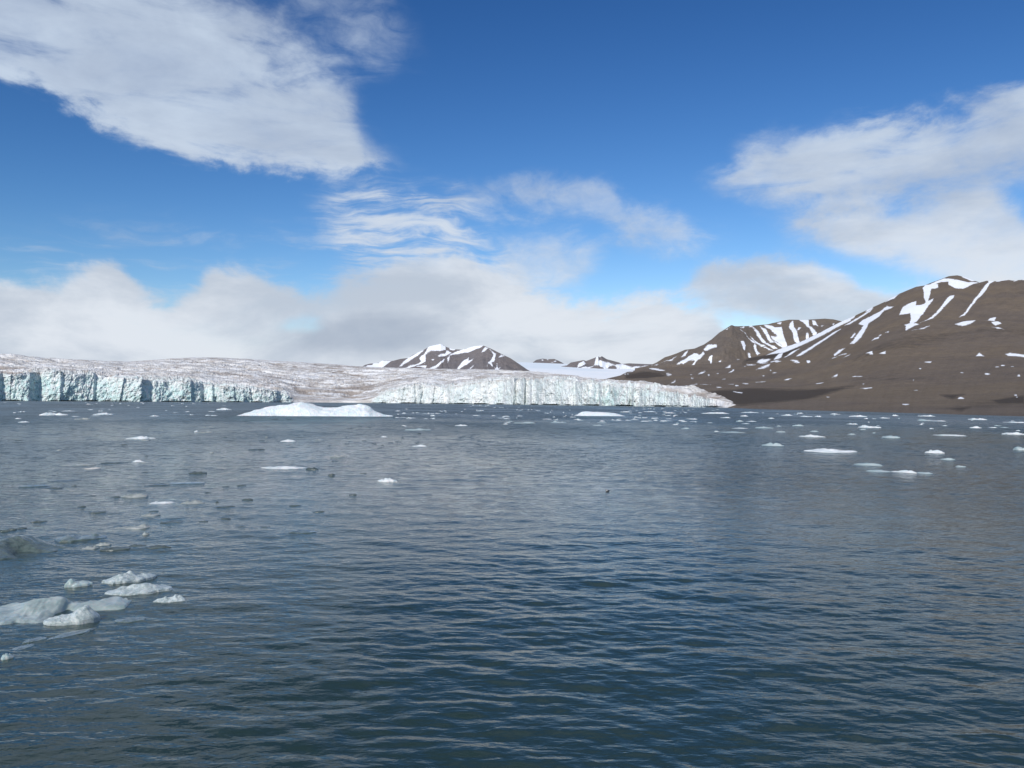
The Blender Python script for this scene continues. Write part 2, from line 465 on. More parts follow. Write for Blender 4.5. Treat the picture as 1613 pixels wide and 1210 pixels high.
M_mclear = ice_material("clear green grey ice", (0.14, 0.19, 0.175), (0.08, 0.115, 0.108), 0.15, trans=0.35, scale=4.0, sss=0.3, bumpd=0.04, spec=0.8)

# water
m, N, out = material("sea water"); M_water = m
P = N.pos()
XY = N.xyz(P)
dist = N.math('SQRT', N.add(N.mul(XY[0], XY[0]), N.mul(XY[1], XY[1])))
wp = N.mapping(P, (1.0, 1.9, 1.0), rot=(0, 0, 0.18))
ripple = N.noise(wp, 3.6, 3, 0.5, 0.3)
chop = N.noise(wp, 1.9, 3, 0.55, 0.3)
swell = N.noise(N.mapping(P, (1.0, 1.6, 1.0), rot=(0, 0, -0.25)), 0.22, 3, 0.5)
patch = N.noise(N.mapping(P, (1.0, 0.6, 1.0)), 0.022, 3, 0.5)
calm = N.ss(0.40, 0.60, patch, 0.55, 1.15)
far = N.ss(18.0, 60.0, dist)
nb = N.bump(N.mul(ripple, N.ss(10.0, 40.0, dist, 0.028, 0.05)), 1.0, calm)
# wavelets too small for the mesh far out: their slopes tilt the normal directly
def slopes(scale, detail):
    m_ = N.n.new('ShaderNodeTexNoise'); N.link(wp, m_.inputs['Vector']); m_.inputs['Scale'].default_value = scale
    m_.inputs['Detail'].default_value = detail; m_.inputs['Roughness'].default_value = 0.55
    c_ = N.n.new('ShaderNodeSeparateColor'); N.link(m_.outputs['Color'], c_.inputs[0])
    return N.sub(c_.outputs[0], 0.5), N.sub(c_.outputs[1], 0.5)
ax_, ay_ = slopes(1.7, 3); bx_, by_ = slopes(0.42, 3)
amt = N.mul(N.mul(calm, far), 1.3)
amb = N.mul(N.mul(calm, N.ss(25.0, 110.0, dist)), 1.35)
sx = N.mul(N.add(N.mul(ax_, amt), N.mul(bx_, amb)), 0.6); sy = N.add(N.mul(ay_, amt), N.mul(by_, amb))
va = N.n.new('ShaderNodeVectorMath'); va.operation = 'ADD'; N.link(nb, va.inputs[0]); N.link(N.comb(sx, sy, 0.0), va.inputs[1])
vn = N.n.new('ShaderNodeVectorMath'); vn.operation = 'NORMALIZE'; N.link(va.outputs[0], vn.inputs[0])
nb = vn.outputs[0]
fres = N.n.new('ShaderNodeFresnel'); fres.inputs['IOR'].default_value = 1.333; N.link(nb, fres.inputs['Normal'])
gl = N.n.new('ShaderNodeBsdfAnisotropic') if False else N.n.new('ShaderNodeBsdfGlossy')
# unresolved wavelets far out act as microfacets
N.link(N.math('MULTIPLY', N.add(N.ss(14.0, 70.0, dist, 0.05, 0.17), N.ss(60.0, 260.0, dist, 0.0, 0.22)), N.ss(0.42, 0.58, patch, 0.72, 1.08)), gl.inputs['Roughness'])
fres_fac = N.mul(fres.outputs[0], N.ss(20.0, 160.0, dist, 1.0, 0.62)); N.link(nb, gl.inputs['Normal'])
gl.inputs['Color'].default_value = (0.97, 0.97, 0.95, 1)
di = N.n.new('ShaderNodeBsdfDiffuse'); di.inputs['Color'].default_value = (0.029, 0.059, 0.055, 1)
tr = N.n.new('ShaderNodeBsdfTransparent'); tr.inputs['Color'].default_value = (0.62, 0.80, 0.80, 1)
m1 = N.n.new('ShaderNodeMixShader'); m1.inputs[0].default_value = 0.38
N.link(di.outputs[0], m1.inputs[1]); N.link(tr.outputs[0], m1.inputs[2])
m2 = N.n.new('ShaderNodeMixShader'); N.link(fres_fac, m2.inputs[0])
N.link(m1.outputs[0], m2.inputs[1]); N.link(gl.outputs[0], m2.inputs[2])
N.link(m2.outputs[0], out.inputs['Surface'])

# ------------------------------------------------------------------ water surface
WL = np.exp(np.linspace(math.log(0.28), math.log(4.2), 84))
WANG = RNG.normal(math.radians(80), math.radians(34), 84)   # mostly running towards / away from the boat
WPH = RNG.uniform(0, 2 * math.pi, 84)
WAMP = 0.0025 * WL**0.75 / np.sqrt(1 + (WL / 1.5)**2) * RNG.uniform(0.4, 1.2, 84)

def waves(x, y, spacing):
    z = np.zeros_like(x)
    amod = np.clip(0.88 + 1.0 * fbm(x * 0.07, y * 0.06, 3.0, 3), 0.35, 1.5)
    for L, a, p, A in zip(WL, WANG, WPH, WAMP):
        k = 2 * math.pi / L
        fade = np.clip((L / np.maximum(spacing, 1e-3) - 2.0) / 1.6, 0, 1)
        ph = k * (x * math.cos(a) + y * math.sin(a)) + p + 0.9 * np.sin(0.11 * x + 0.07 * y + p)
        s = np.sin(ph)
        z += A * fade * (s + 0.22 * np.cos(2 * ph))
    return z * amod

azs = np.concatenate([np.linspace(-80, -44, 60, endpoint=False), np.linspace(-44, 44, 1500), np.linspace(44, 80, 61)[1:]])
azs = np.radians(azs)
dy = np.concatenate([np.linspace(1500, 600, 150, endpoint=False), np.linspace(600, 60, 430, endpoint=False), np.linspace(60, 8, 80, endpoint=False), np.array([8, 6, 4.5, 3.2, 2.2, 1.4, 0.8, 0.4, 0.15])])
rad = CAMH * F / dy
X = rad[:, None] * np.sin(azs)[None, :]; Y = rad[:, None] * np.cos(azs)[None, :]
sp = np.maximum(np.gradient(rad)[:, None] + 0 * X, rad[:, None] * math.radians(88 / 1500))
Z = waves(X, Y, sp)
V = np.stack([X, Y, Z], -1).reshape(-1, 3)
water = mesh_object("water", V, grid_faces(len(rad), len(azs)), M_water)
tag(water, "rippled dark blue fjord water scattered with broken ice", "water", kind='structure')

m, N, out = material("silty sea bed")
principled(N, out, (0.012, 0.022, 0.022), 0.95, Specular_IOR_Level=0.0)
bed = mesh_object("seabed", [(-60000, -3000, -6), (60000, -3000, -6), (60000, 60000, -6), (-60000, 60000, -6)], [(0, 1, 2, 3)], m, False)
tag(bed, "dark silty bed far below the fjord water", "sea bed", kind='structure')

# ------------------------------------------------------------------ mountains: lofted between traced lines at real distances
def loft(name, xs, lines, nrow, mat, snow=(), rock=(), wet=(), shade_bands=(), rough=(0.0, 100.0), smooth=True, back=(900, 0.7), reach=3.0, gully=0.0):  # wet: outlines where shade is painted as a darker rock tone
    """lines: list of (row(px), distance(px)) from the foot to the ridge; nrow rows between each pair"""
    Prow = []; Drow = []
    L = [(curve(a, xs) if i in (0, len(lines) - 1) else soft_curve(a, xs, 12), soft_curve(b, xs, 22) if not np.isscalar(b) else np.full(xs.shape, float(b))) for i, (a, b) in enumerate(lines)]
    for i in range(len(L) - 1):
        for t in np.linspace(0, 1, nrow[i], endpoint=(i == len(L) - 2)):
            Prow.append(L[i][0] * (1 - t) + L[i + 1][0] * t); Drow.append(L[i][1] * (1 - t) + L[i + 1][1] * t)
    PY = np.array(Prow); DD = np.array(Drow); PX = np.broadcast_to(xs, PY.shape)
    P3 = pt(PX, PY, DD)
    x, y, z = P3[..., 0], P3[..., 1], P3[..., 2]
    nr, nc = PY.shape
    amp, wl = rough
    t = np.linspace(0, 1, nr)[:, None]
    w = np.minimum(1, 4 * (1 - t)) * np.minimum(1, 12 * t)
    dz = amp * (fbm(x / wl, y / wl, 0.3, 6, 0.52)) * np.clip(DD / 2600.0, 0.04, 1.0) ** 1.5
    if gully:
        az = np.arctan2(x, y)
        dz = dz - gully * np.maximum(0, ridged(az * 60 + 0.4 * fbm(x / wl, y / wl), t * 1.4 + np.zeros_like(az), 5.0, 4)) * w
    z = z + dz * np.where(t > 0.9, 0.25 + 0.75 * w, w)
    sn = np.full(PY.shape, -reach)
    for p in snow: sn = np.maximum(sn, poly_sd(PX, PY, p, reach))
    for p in rock: sn = np.minimum(sn, -poly_sd(PX, PY, p, reach))
    shade_amt = np.zeros(PY.shape)
    for p in wet: shade_amt = np.maximum(shade_amt, sstep(-3.5, 3.5, poly_sd(PX, PY, p, 4)))  # patches of painted shade, full strength
    for p in shade_bands: shade_amt = np.maximum(shade_amt, 0.42 * sstep(-6, 6, poly_sd(PX, PY, p, 7)))  # wider, fainter bands of painted shade
    P3 = np.stack([x, y, z], -1)
    # the far side falls away behind the ridge
    last = P3[-1]; d = last[:, :2] / np.linalg.norm(last[:, :2], axis=1)[:, None]
    extra = []
    for k in (0.15, 0.5, 1.0):
        q = last.copy(); q[:, :2] += d * back[0] * k; q[:, 2] = np.maximum(last[:, 2] * (1 - k), last[:, 2] - back[1] * back[0] * k)
        if k == 1.0: q[:, 2] = -5
        extra.append(q)
    P3 = np.concatenate([P3, np.array(extra)])
    z4 = np.concatenate([sn, np.full((3, nc), -reach)]); w4 = np.concatenate([shade_amt, np.zeros((3, nc))])
    return mesh_object(name, P3.reshape(-1, 3), grid_faces(len(P3), nc), mat, smooth, {'snow': z4, 'wet': w4})  # the wet layer carries the painted shade

S1 = 5.153; S2 = 6.72; S3 = 8.065
# near mountain on the right
ridgeD = [(940, 599), (955, 598), (976, 592), (987, 586), (1010, 581.5), (1030, 580), (1060, 578.5), (1100, 575), (1150, 568.5), (1189, 561), (1207, 558), (1226, 550), (1259, 539.5), (1293.5, 523),
          (1322, 508), (1347, 497), (1375, 484), (1393, 476), (1416, 463.5), (1443, 452), (1455, 450), (1471, 443.7), (1494, 435.5), (1508, 434), (1519, 436.5), (1535, 442), (1543, 445),
          (1554, 442), (1568, 443), (1585, 440.5), (1598, 442.3), (1613, 439.5), (1700, 430), (1850, 455), (2100, 500)]
ridgeDd = [(940, 2300), (1030, 2500), (1207, 2700), (1300, 2500), (1400, 2500), (1508, 2700), (1613, 2700), (2100, 2600)]
shoreD = [(940, 640), (1100, 641.5), (1165, 643.5), (1200, 645), (1300, 647.3), (1400, 650), (1500, 653), (1613, 656.2), (1800, 662), (2100, 672)]
shoreDd = [(x, float(wdist(x, y)) if x > 1120 else 0) for x, y in shoreD]
shoreDd[0] = (940, 1350); shoreDd[1] = (1100, 900)
lowD = [(940, 620), (1100, 625), (1165, 632), (1250, 636), (1350, 638), (1450, 640), (1613, 642), (2100, 648)]
terD = [(940, 606), (1000, 606), (1100, 606), (1165, 611), (1250, 615), (1350, 612), (1450, 606), (1613, 598), (2100, 600)]
brkD = [(940, 601), (1000, 594), (1100, 588), (1200, 584), (1270, 577), (1330, 560), (1400, 531), (1430, 522), (1480, 519), (1530, 514), (1580, 513), (1613, 517), (2100, 560)]
kD = lambda a, f: [(x, np.interp(x, *np.array(shoreDd).T) * (1 - f) + np.interp(x, *np.array(ridgeDd).T) * f) for x in range(940, 2110, 20)]
snowD = conv([
    [(0, 505), (120, 440), (245, 395), (235, 412), (120, 472), (0, 535)],
    [(155, 470), (250, 418), (330, 372), (390, 336), (370, 358), (300, 402), (200, 462)],
    [(325, 366), (350, 338), (388, 328), (385, 340), (345, 362)],
    [(0, 580), (60, 530), (128, 498), (60, 548), (0, 592)],
    [(485, 290), (530, 253), (600, 226), (560, 260)],
    [(270, 470), (300, 435), (380, 395), (440, 365), (500, 322), (555, 328), (530, 345), (480, 360), (440, 410), (350, 470), (340, 500), (290, 570), (235, 610), (200, 615), (230, 590), (280, 530), (310, 485)],
    [(205, 582), (240, 541), (247, 550), (222, 582)],
    [(68, 692), (110, 658), (162, 641), (75, 707)],
    [(790, 180), (810, 150), (915, 145), (915, 175), (860, 185), (850, 230), (835, 290), (880, 268), (870, 290), (790, 380), (720, 460), (765, 465), (700, 490), (650, 515), (655, 480), (640, 465), (680, 455),
     (695, 420), (690, 375), (600, 397), (630, 340), (700, 300), (740, 290), (735, 325), (800, 315), (815, 300), (800, 250), (800, 210)],
    [(830, 155), (900, 120), (960, 97), (1010, 98), (1080, 110), (1150, 130), (1255, 128), (1180, 155), (1120, 180), (1060, 178), (1000, 150), (1000, 125), (940, 125), (870, 157)],
    [(1105, 86), (1130, 80), (1220, 116), (1190, 122)],
    [(1320, 108), (1385, 108), (1340, 140), (1300, 200), (1240, 270), (1180, 330), (1130, 375), (1080, 397), (1140, 350), (1190, 300), (1235, 240), (1270, 190), (1325, 130)],
    [(1385, 108), (1470, 98), (1490, 108), (1385, 124)], [(1530, 122), (1560, 98), (1613, 90), (1640, 92), (1613, 106), (1565, 110)],
    [(770, 457), (860, 398), (950, 318), (1010, 248), (1047, 241), (1042, 267), (960, 332), (880, 402)],
    [(1052, 470), (1120, 453), (1228, 438), (1182, 466), (1110, 483)],
    [(1288, 439), (1340, 403), (1387, 398), (1367, 431)], [(1343, 450), (1400, 440), (1433, 460), (1380, 477)],
    [(1348, 488), (1400, 497), (1452, 517), (1390, 510)], [(702, 514), (848, 480), (800, 497)],
    [(373, 602), (400, 568), (442, 561), (432, 584)], [(478, 526), (517, 516), (512, 530)], [(433, 549), (457, 538), (452, 554)],
    [(1222, 710), (1250, 688), (1293, 710)], [(1458, 697), (1500, 686), (1640, 703), (1640, 722), (1550, 710), (1480, 705)],
    [(328, 720), (380, 702), (387, 722)], [(430, 710), (492, 690), (487, 707)], [(793, 774), (862, 765), (857, 778)],
], 1300, 420, S1) + conv([
    [(1613, 115), (1500, 180), (1300, 290), (1070, 400), (850, 470), (715, 532), (900, 503), (1080, 432), (1290, 332), (1500, 212), (1613, 162)],
    [(1512, 246), (1400, 318), (1200, 448), (1035, 548), (1082, 542), (1222, 462), (1400, 338), (1505, 264)],
    [(905, 553), (1000, 490), (1078, 458), (1010, 505), (925, 557)],
    [(620, 600), (660, 578), (765, 570), (720, 595), (660, 608)],
    [(800, 568), (850, 520), (900, 505), (880, 545), (830, 572)],
], 1100, 480, S2) + strokes([
    (570, 622, 95, 12), (510, 650, 55, 13, .35), (700, 617, 65, 12), (800, 600, 95, 14, .25), (695, 660, 150, 15, .28), (838, 612, 66, 13, .1), (1030, 593, 95, 13), (1165, 580, 42, 22),
    (1527, 530, 85, 14, .2), (1440, 560, 62, 14, .25), (805, 718, 50, 11, .1), (945, 797, 80, 14, .25), (670, 822, 110, 12, .1), (1285, 840, 92, 14, .2), (85, 838, 110, 10, -.1), (500, 842, 64, 11, -.1),
    (350, 848, 60, 7), (215, 878, 52, 9), (350, 710, 62, 13, .5), (270, 773, 36, 10, .2), (35, 717, 72, 14, .25), (90, 685, 100, 9), (405, 860, 34, 10), (205, 730, 24, 10), (110, 746, 18, 12), (1450, 755, 56, 14, .4),
    (1575, 545, 80, 8, .5), (425, 935, 100, 12, -.15), (300, 655, 100, 22, .3), (365, 662, 110, 12, .3), (690, 748, 16, 9), (765, 683, 14, 9)], 1100, 480, S2) \
    + strokes([(268, 382, 82, 9), (80, 375, 45, 11, .3), (650, 603, 56, 9), (1100, 550, 52, 14), (1315, 355, 52, 11), (770, 313, 17, 15), (1440, 280, 32, 11), (1570, 360, 27, 13), (735, 482, 36, 8),
               (1395, 295, 32, 7), (715, 412, 13, 9), (310, 448, 18, 9), (1545, 522, 22, 10), (1555, 540, 16, 9), (1107, 350, 26, 8), (1520, 291, 22, 7), (330, 475, 100, 5, .1), (22, 545, 30, 8)], 1300, 520, S1) \
    + conv([[(505, 630), (560, 648), (710, 672), (650, 684), (560, 662), (508, 656)]], 960, 500, S3) \
    + strokes([(815, 808, 52, 13, .35), (750, 720, 60, 9), (1170, 697, 78, 15, .3), (1240, 660, 120, 9), (1065, 835, 105, 15, .25), (1250, 848, 90, 12, -.1), (1170, 840, 60, 9), (275, 690, 60, 14, .2),
               (200, 738, 18, 12), (235, 735, 14, 10), (1040, 722, 26, 14), (1262, 733, 20, 14), (1052, 772, 34, 10), (1385, 892, 60, 9)], 960, 500, S3)
shadeD = [[(1120, 618), (1180, 613), (1250, 616), (1300, 614), (1345, 610), (1300, 622), (1270, 630), (1220, 636), (1165, 640), (1120, 632)],  # dark slope patches: cloud shade painted into the rock colour
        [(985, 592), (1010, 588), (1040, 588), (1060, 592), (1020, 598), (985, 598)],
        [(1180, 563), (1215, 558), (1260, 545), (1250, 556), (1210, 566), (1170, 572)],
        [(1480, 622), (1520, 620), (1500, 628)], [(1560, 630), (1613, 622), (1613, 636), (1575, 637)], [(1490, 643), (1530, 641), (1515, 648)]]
xsD = np.concatenate([np.linspace(940, 1613, 1000, endpoint=False), np.linspace(1613, 2100, 240)])
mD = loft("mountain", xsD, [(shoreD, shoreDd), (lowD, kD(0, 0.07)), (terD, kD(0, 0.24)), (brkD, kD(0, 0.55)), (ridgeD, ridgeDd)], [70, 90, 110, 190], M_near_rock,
          snowD, wet=shadeD, shade_bands=[[(1330, 575), (1365, 553), (1400, 534), (1440, 524), (1500, 521), (1560, 514), (1640, 518), (1640, 536), (1560, 528), (1500, 534), (1450, 548), (1400, 556), (1360, 570)],  # fainter cloud shade, painted in; first outline lies below the slope break
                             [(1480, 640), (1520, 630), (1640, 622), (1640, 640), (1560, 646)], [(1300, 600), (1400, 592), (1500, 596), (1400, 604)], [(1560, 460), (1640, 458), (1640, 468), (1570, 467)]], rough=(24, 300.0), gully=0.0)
tag(mD, "big brown mountain on the right with long streaks of snow, reaching the shore", "mountain", kind='structure')

ridgeC = [(1000, 580), (1025, 575), (1034, 571), (1047, 563), (1054, 561), (1066, 557), (1079, 551.5), (1094, 549.6), (1109, 543), (1121, 534.7), (1133, 524), (1141, 519), (1151, 512.4), (1153, 511.8), (1157, 513.5),
          (1183, 513.5), (1210, 511), (1225, 507.5), (1243, 504), (1264, 504.5), (1278, 503.4), (1299, 502), (1313, 503), (1322, 505), (1360, 515), (1450, 540)]
midC = [(1000, 584), (1050, 575), (1100, 562), (1140, 545), (1180, 545), (1240, 535), (1300, 520), (1450, 560)]
snowC = conv([
    [(60, 470), (110, 430), (190, 396), (197, 415), (130, 452), (70, 474)],
    [(443, 256), (500, 288), (540, 328), (620, 388), (700, 438), (795, 470), (740, 468), (640, 412), (560, 362), (508, 296)],
    [(550, 305), (600, 343), (660, 398), (722, 430), (690, 434), (600, 372)],
    [(560, 222), (640, 278), (700, 348), (760, 408), (845, 456), (800, 458), (720, 412), (660, 342), (600, 272)],
    [(650, 232), (720, 268), (760, 328), (840, 398), (925, 436), (860, 432), (760, 362), (690, 282)],
    [(690, 212), (780, 225), (810, 243), (882, 238), (897, 300), (922, 360), (947, 432), (900, 430), (840, 390), (770, 320), (840, 325), (780, 280), (720, 245)],
    [(958, 235), (973, 193), (1002, 172), (1012, 230), (1042, 280), (1057, 340), (1077, 402), (1050, 407), (1010, 362), (1000, 302)],
    [(1063, 162), (1167, 162), (1172, 210), (1202, 250), (1257, 300), (1252, 327), (1220, 322), (1180, 262), (1140, 212)],
    [(1203, 166), (1237, 172), (1278, 242), (1250, 227), (1213, 202)], [(1058, 238), (1087, 236), (1072, 270), (1048, 277)], [(1143, 298), (1162, 292), (1178, 352), (1150, 372), (1138, 342)],
    [(448, 376), (482, 376), (502, 410), (492, 460), (470, 432)], [(518, 478), (547, 488), (562, 532), (540, 537)], [(593, 403), (612, 420), (622, 470), (655, 495), (625, 517), (600, 482), (586, 430)],
    [(408, 533), (432, 545), (432, 562), (415, 555)], [(103, 552), (120, 513), (152, 498), (142, 560), (138, 600), (144, 637), (128, 602), (123, 572)], [(213, 577), (242, 543), (237, 577)],
    [(170, 657), (240, 633), (312, 598), (270, 637), (200, 662)], [(836, 193), (882, 188), (872, 211), (833, 206)], [(1290, 236), (1330, 234), (1310, 244)], [(1420, 195), (1440, 188), (1430, 206)],
    [(440, 240), (490, 228), (480, 244)], [(530, 222), (560, 216), (575, 232), (540, 236)]], 1100, 480, S2) + conv([
    [(1198, 400), (1250, 348), (1362, 316), (1362, 345), (1250, 400)],
    [(852, 580), (930, 528), (1010, 483), (1100, 453), (1160, 448), (1190, 418), (1212, 445), (1150, 492), (1100, 522), (1070, 582), (1050, 572), (1090, 512), (1000, 527), (940, 572)],
    [(1035, 580), (1080, 572), (1122, 620), (1117, 652), (1085, 642)], [(908, 502), (960, 448), (1007, 418), (962, 482)], [(655, 572), (740, 548), (862, 488), (780, 547), (690, 577)],
    [(530, 612), (620, 578), (642, 590), (570, 618)], [(1480, 150), (1530, 118), (1500, 150)]], 960, 500, S3)
xsC = np.linspace(1000, 1450, 640)
mC = loft("mountain", xsC, [([(1000, 620), (1450, 620)], 3300), (midC, [(1000, 3900), (1140, 3700), (1200, 4200), (1450, 4200)]), (ridgeC, [(1000, 4400), (1150, 4150), (1230, 5000), (1450, 5000)])],
          [90, 150], M_mid_rock, snowC, rough=(30, 420.0), gully=9.0)
tag(mC, "flat topped brown mountain with snow filled gullies behind the slope on the right", "mountain", kind='structure')

# mountain behind the middle of the glacier
S4 = 5.974
ridgeA = [(596, 580), (604, 577.5), (615, 569), (630, 565.5), (642, 564), (650, 559), (664, 552.6), (677, 545), (694, 541.4), (704, 546.7), (714, 550), (727, 551), (747, 546), (761, 544.7), (774, 550), (791, 558.5),
          (804, 564.3), (818, 573.5), (831, 582), (850, 592)]
snowA = conv([
    [(625, 92), (740, 62), (785, 95), (790, 120), (720, 125), (660, 125), (640, 130), (600, 160), (600, 215), (560, 235), (530, 247), (440, 277), (350, 302), (440, 253), (530, 228), (560, 213), (540, 190), (590, 155), (610, 120)],
    [(335, 274), (420, 213), (540, 140), (622, 96), (540, 163), (440, 228)], [(512, 263), (612, 260), (602, 283), (520, 279)], [(648, 198), (682, 198), (670, 214)],
    [(713, 177), (740, 153), (780, 158), (790, 143), (800, 128), (842, 150), (800, 172), (740, 180)],
    [(808, 187), (840, 163), (900, 138), (980, 116), (1050, 90), (1155, 84), (1110, 112), (1000, 152), (920, 162), (850, 172)], [(808, 237), (806, 200), (827, 188), (822, 217)],
    [(597, 320), (640, 278), (700, 253), (782, 203), (772, 227), (700, 277), (640, 304)], [(880, 308), (930, 258), (970, 218), (1007, 193), (1002, 225), (1064, 192), (1000, 248), (940, 288)],
    [(985, 308), (1058, 255), (1033, 283)], [(1122, 152), (1160, 104), (1192, 113), (1152, 142)],
    [(1195, 118), (1240, 148), (1262, 165), (1247, 215), (1222, 227), (1232, 262), (1210, 247), (1190, 242), (1178, 273), (1190, 230), (1220, 200), (1240, 170)],
    [(1248, 258), (1263, 283), (1272, 232), (1282, 280), (1303, 263), (1277, 322), (1260, 316)], [(1287, 192), (1310, 172), (1340, 185)], [(820, 105), (880, 120), (870, 130), (830, 125)]], 570, 530, S4)
xsA = np.linspace(596, 850, 420)
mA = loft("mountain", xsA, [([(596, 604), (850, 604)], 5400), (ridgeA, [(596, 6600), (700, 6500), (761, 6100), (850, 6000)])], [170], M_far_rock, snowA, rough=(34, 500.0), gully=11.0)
tag(mA, "small twin peaked mountain with snow streaks behind the middle of the glacier", "mountain", kind='structure')

# far peaks
S5 = 8.065
ridgeB = [(884, 577), (893, 575.5), (899, 571), (919, 567), (923, 568.6), (938, 563), (942, 561), (945, 563), (948, 561), (956, 566), (975, 571), (979, 573.5), (991, 572.6), (1020, 574), (1080, 574)]
snowB = conv([[(760, 190), (870, 170), (940, 130), (960, 60), (985, 45), (990, 100), (1020, 95), (1100, 120), (1160, 110), (1200, 150), (1260, 140), (1400, 175), (1700, 170), (1700, 320), (760, 320)],
              [(740, 130), (800, 105), (830, 140), (780, 170), (720, 165)]], 820, 555, S5)
rockB = conv([[(870, 200), (930, 140), (990, 150), (1060, 180), (1080, 205), (960, 205)], [(1085, 200), (1130, 155), (1200, 150), (1225, 190), (1180, 230), (1100, 220)], [(1240, 225), (1270, 195), (1300, 200), (1260, 225)],
              [(1300, 215), (1350, 200), (1380, 215), (1320, 228)], [(1050, 60), (1100, 85), (1250, 125), (1300, 150), (1200, 150), (1100, 115)]], 820, 555, S5)
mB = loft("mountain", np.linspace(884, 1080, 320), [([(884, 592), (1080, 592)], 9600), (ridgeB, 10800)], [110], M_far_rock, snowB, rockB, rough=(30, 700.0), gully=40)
tag(mB, "distant pointed snowy peak at the head of the snowfield valley", "mountain", kind='structure')
ridgeH = [(836, 574), (840, 570.5), (845, 566.8), (855, 565), (862, 566), (873, 565.5), (879, 568), (885, 571), (890, 574)]
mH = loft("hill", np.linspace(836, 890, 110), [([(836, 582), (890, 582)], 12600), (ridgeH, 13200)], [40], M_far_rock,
          strokes([(280, 100, 20, 14), (345, 95, 16, 10), (440, 115, 30, 18), (400, 130, 30, 8)], 820, 555, S5), rough=(15, 600.0))
tag(mH, "low dark rocky hill on the skyline of the far snowfield", "hill", kind='structure')
ridgeL = [(566, 580), (575, 575), (583, 573), (597, 571.5), (603, 567.8), (612, 568), (622, 569), (640, 576)]
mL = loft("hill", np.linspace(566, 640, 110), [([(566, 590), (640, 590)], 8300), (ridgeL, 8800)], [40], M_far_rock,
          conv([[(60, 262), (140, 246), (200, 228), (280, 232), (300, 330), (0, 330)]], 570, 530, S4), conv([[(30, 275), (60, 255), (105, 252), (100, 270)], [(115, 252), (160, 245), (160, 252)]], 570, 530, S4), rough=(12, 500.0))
tag(mL, "small snowy hill just left of the twin peaked mountain", "hill", kind='structure')

xsS = np.linspace(780, 1120, 200)
PYs = []; PDs = []
for t in np.linspace(0, 1, 90):
    PYs.append(608 * (1 - t) + curve([(780, 570), (820, 570.6), (900, 573.5), (1000, 577), (1120, 580)], xsS) * t); PDs.append(3200 * (12900 / 3200) ** t + 0 * xsS)
P3 = pt(np.broadcast_to(xsS, (90, 200)), np.array(PYs), np.array(PDs))
P3[..., 2] += 7 * fbm(P3[..., 0] / 900, P3[..., 1] / 1500, 0, 4)
snowf = mesh_object("snow_terrain", P3.reshape(-1, 3), grid_faces(90, 200), M_snow)
tag(snowf, "smooth white snowfield rising in the valley between the two mountains", "snowfield", kind='structure')

# ------------------------------------------------------------------ glacier
front = [(-420, 1350), (-120, 1330), (0, 1350), (150, 1370), (300, 1400), (400, 1430), (450, 1460), (520, 1500), (600, 1430), (700, 1330), (800, 1230), (900, 1050), (1000, 900), (1100, 800), (1166, 720)]
ctop = [(-420, 560), (-120, 575), (0, 588), (20, 590), (40, 586), (62, 586), (66, 583), (90, 584), (100, 590), (145, 587), (160, 593), (220, 597), (240, 600), (300, 600), (330, 607), (400, 612), (440, 616), (450, 620), (462, 629), (480, 630.5), (560, 631), (575, 630),
        (590, 626), (615, 615), (640, 609), (655, 605), (680, 607), (700, 611), (712, 607), (740, 604), (760, 601), (800, 596), (850, 596), (900, 599), (950, 604), (1000, 609), (1050, 616), (1100, 624), (1120, 627), (1150, 634), (1160, 638), (1166, 642)]
sky_l = [(-420, 530), (-120, 548), (0, 557.5), (14, 556.5), (30, 559), (60, 562.5), (120, 566), (200, 569.8), (260, 565), (300, 562.7), (350, 563.3), (400, 566), (450, 569), (520, 573.5), (560, 576.3), (600, 578.3), (700, 580.7), (760, 581.3), (830, 584.5),
         (900, 591), (950, 596.5), (1000, 600), (1050, 605), (1100, 611), (1125, 618), (1140, 624), (1155, 633), (1166, 641.5)]
skyd = [(-420, 1500), (0, 2300), (200, 2900), (400, 3300), (600, 3200), (800, 2600), (900, 2000), (1000, 1400), (1100, 900), (1166, 730)]
gx = np.concatenate([np.linspace(-420, -10, 180, endpoint=False), np.linspace(-10, 1166, 2300)])
FD = soft_curve(front, gx, 30); nc = len(gx)
FD = FD + 30 * fbm(gx / 90.0, 0.0, 2.0, 3)
base = pt(gx, np.full(nc, 700.0), FD)[:, :2]
rdir = base / np.linalg.norm(base, axis=1)[:, None]
arc = np.concatenate([[0], np.cumsum(np.linalg.norm(np.diff(base, axis=0), axis=1))])
Ztop = pt(gx, curve(ctop, gx), FD)[:, 2]
cliffy = sstep(3.0, 14.0, Ztop)
Ztop = Ztop + cliffy * (2.6 * fbm(arc / 22, 1.0, 0, 4) + 2.2 * np.round(fbm(arc / 13, 3.0, 0, 2) * 2.2))
Ztop = np.maximum(Ztop, 0.6)
# buttresses and recesses read off the photograph (px, metres towards the boat)
butt = curve([(-420, 0), (-60, 22), (-10, 22), (1, -16), (22, -6), (43, 20), (45, 14), (60, -14), (64, -4), (92, 6), (97, -5), (120, -8), (145, 8), (149, -7), (158, -2), (190, 7), (222, 10), (236, -10), (243, 4), (290, 6), (300, 7), (303, 0),
              (315, 6), (319, -9), (334, 5), (337, -8), (350, 3), (380, 6), (392, -5), (400, 5), (434, 8), (441, -10), (452, 0), (600, 0), (652, 6), (655, -9), (660, 2), (665, -6), (668, 4), (693, 6), (699, -9), (705, -7), (709, 5), (768, 7), (775, -10),
              (785, -2), (790, -12), (797, 6), (807, 7), (811, -20), (820, -10), (824, 4), (826, -19), (833, -16), (837, 2), (842, -6), (860, 3), (900, 8), (905, -14), (910, -2), (940, 5), (943, -6), (946, 4), (953, 4), (958, -12), (966, -8),
              (975, 2), (990, 4), (993, -6), (998, 3), (1004, -6), (1012, 3), (1166, 0)], gx)
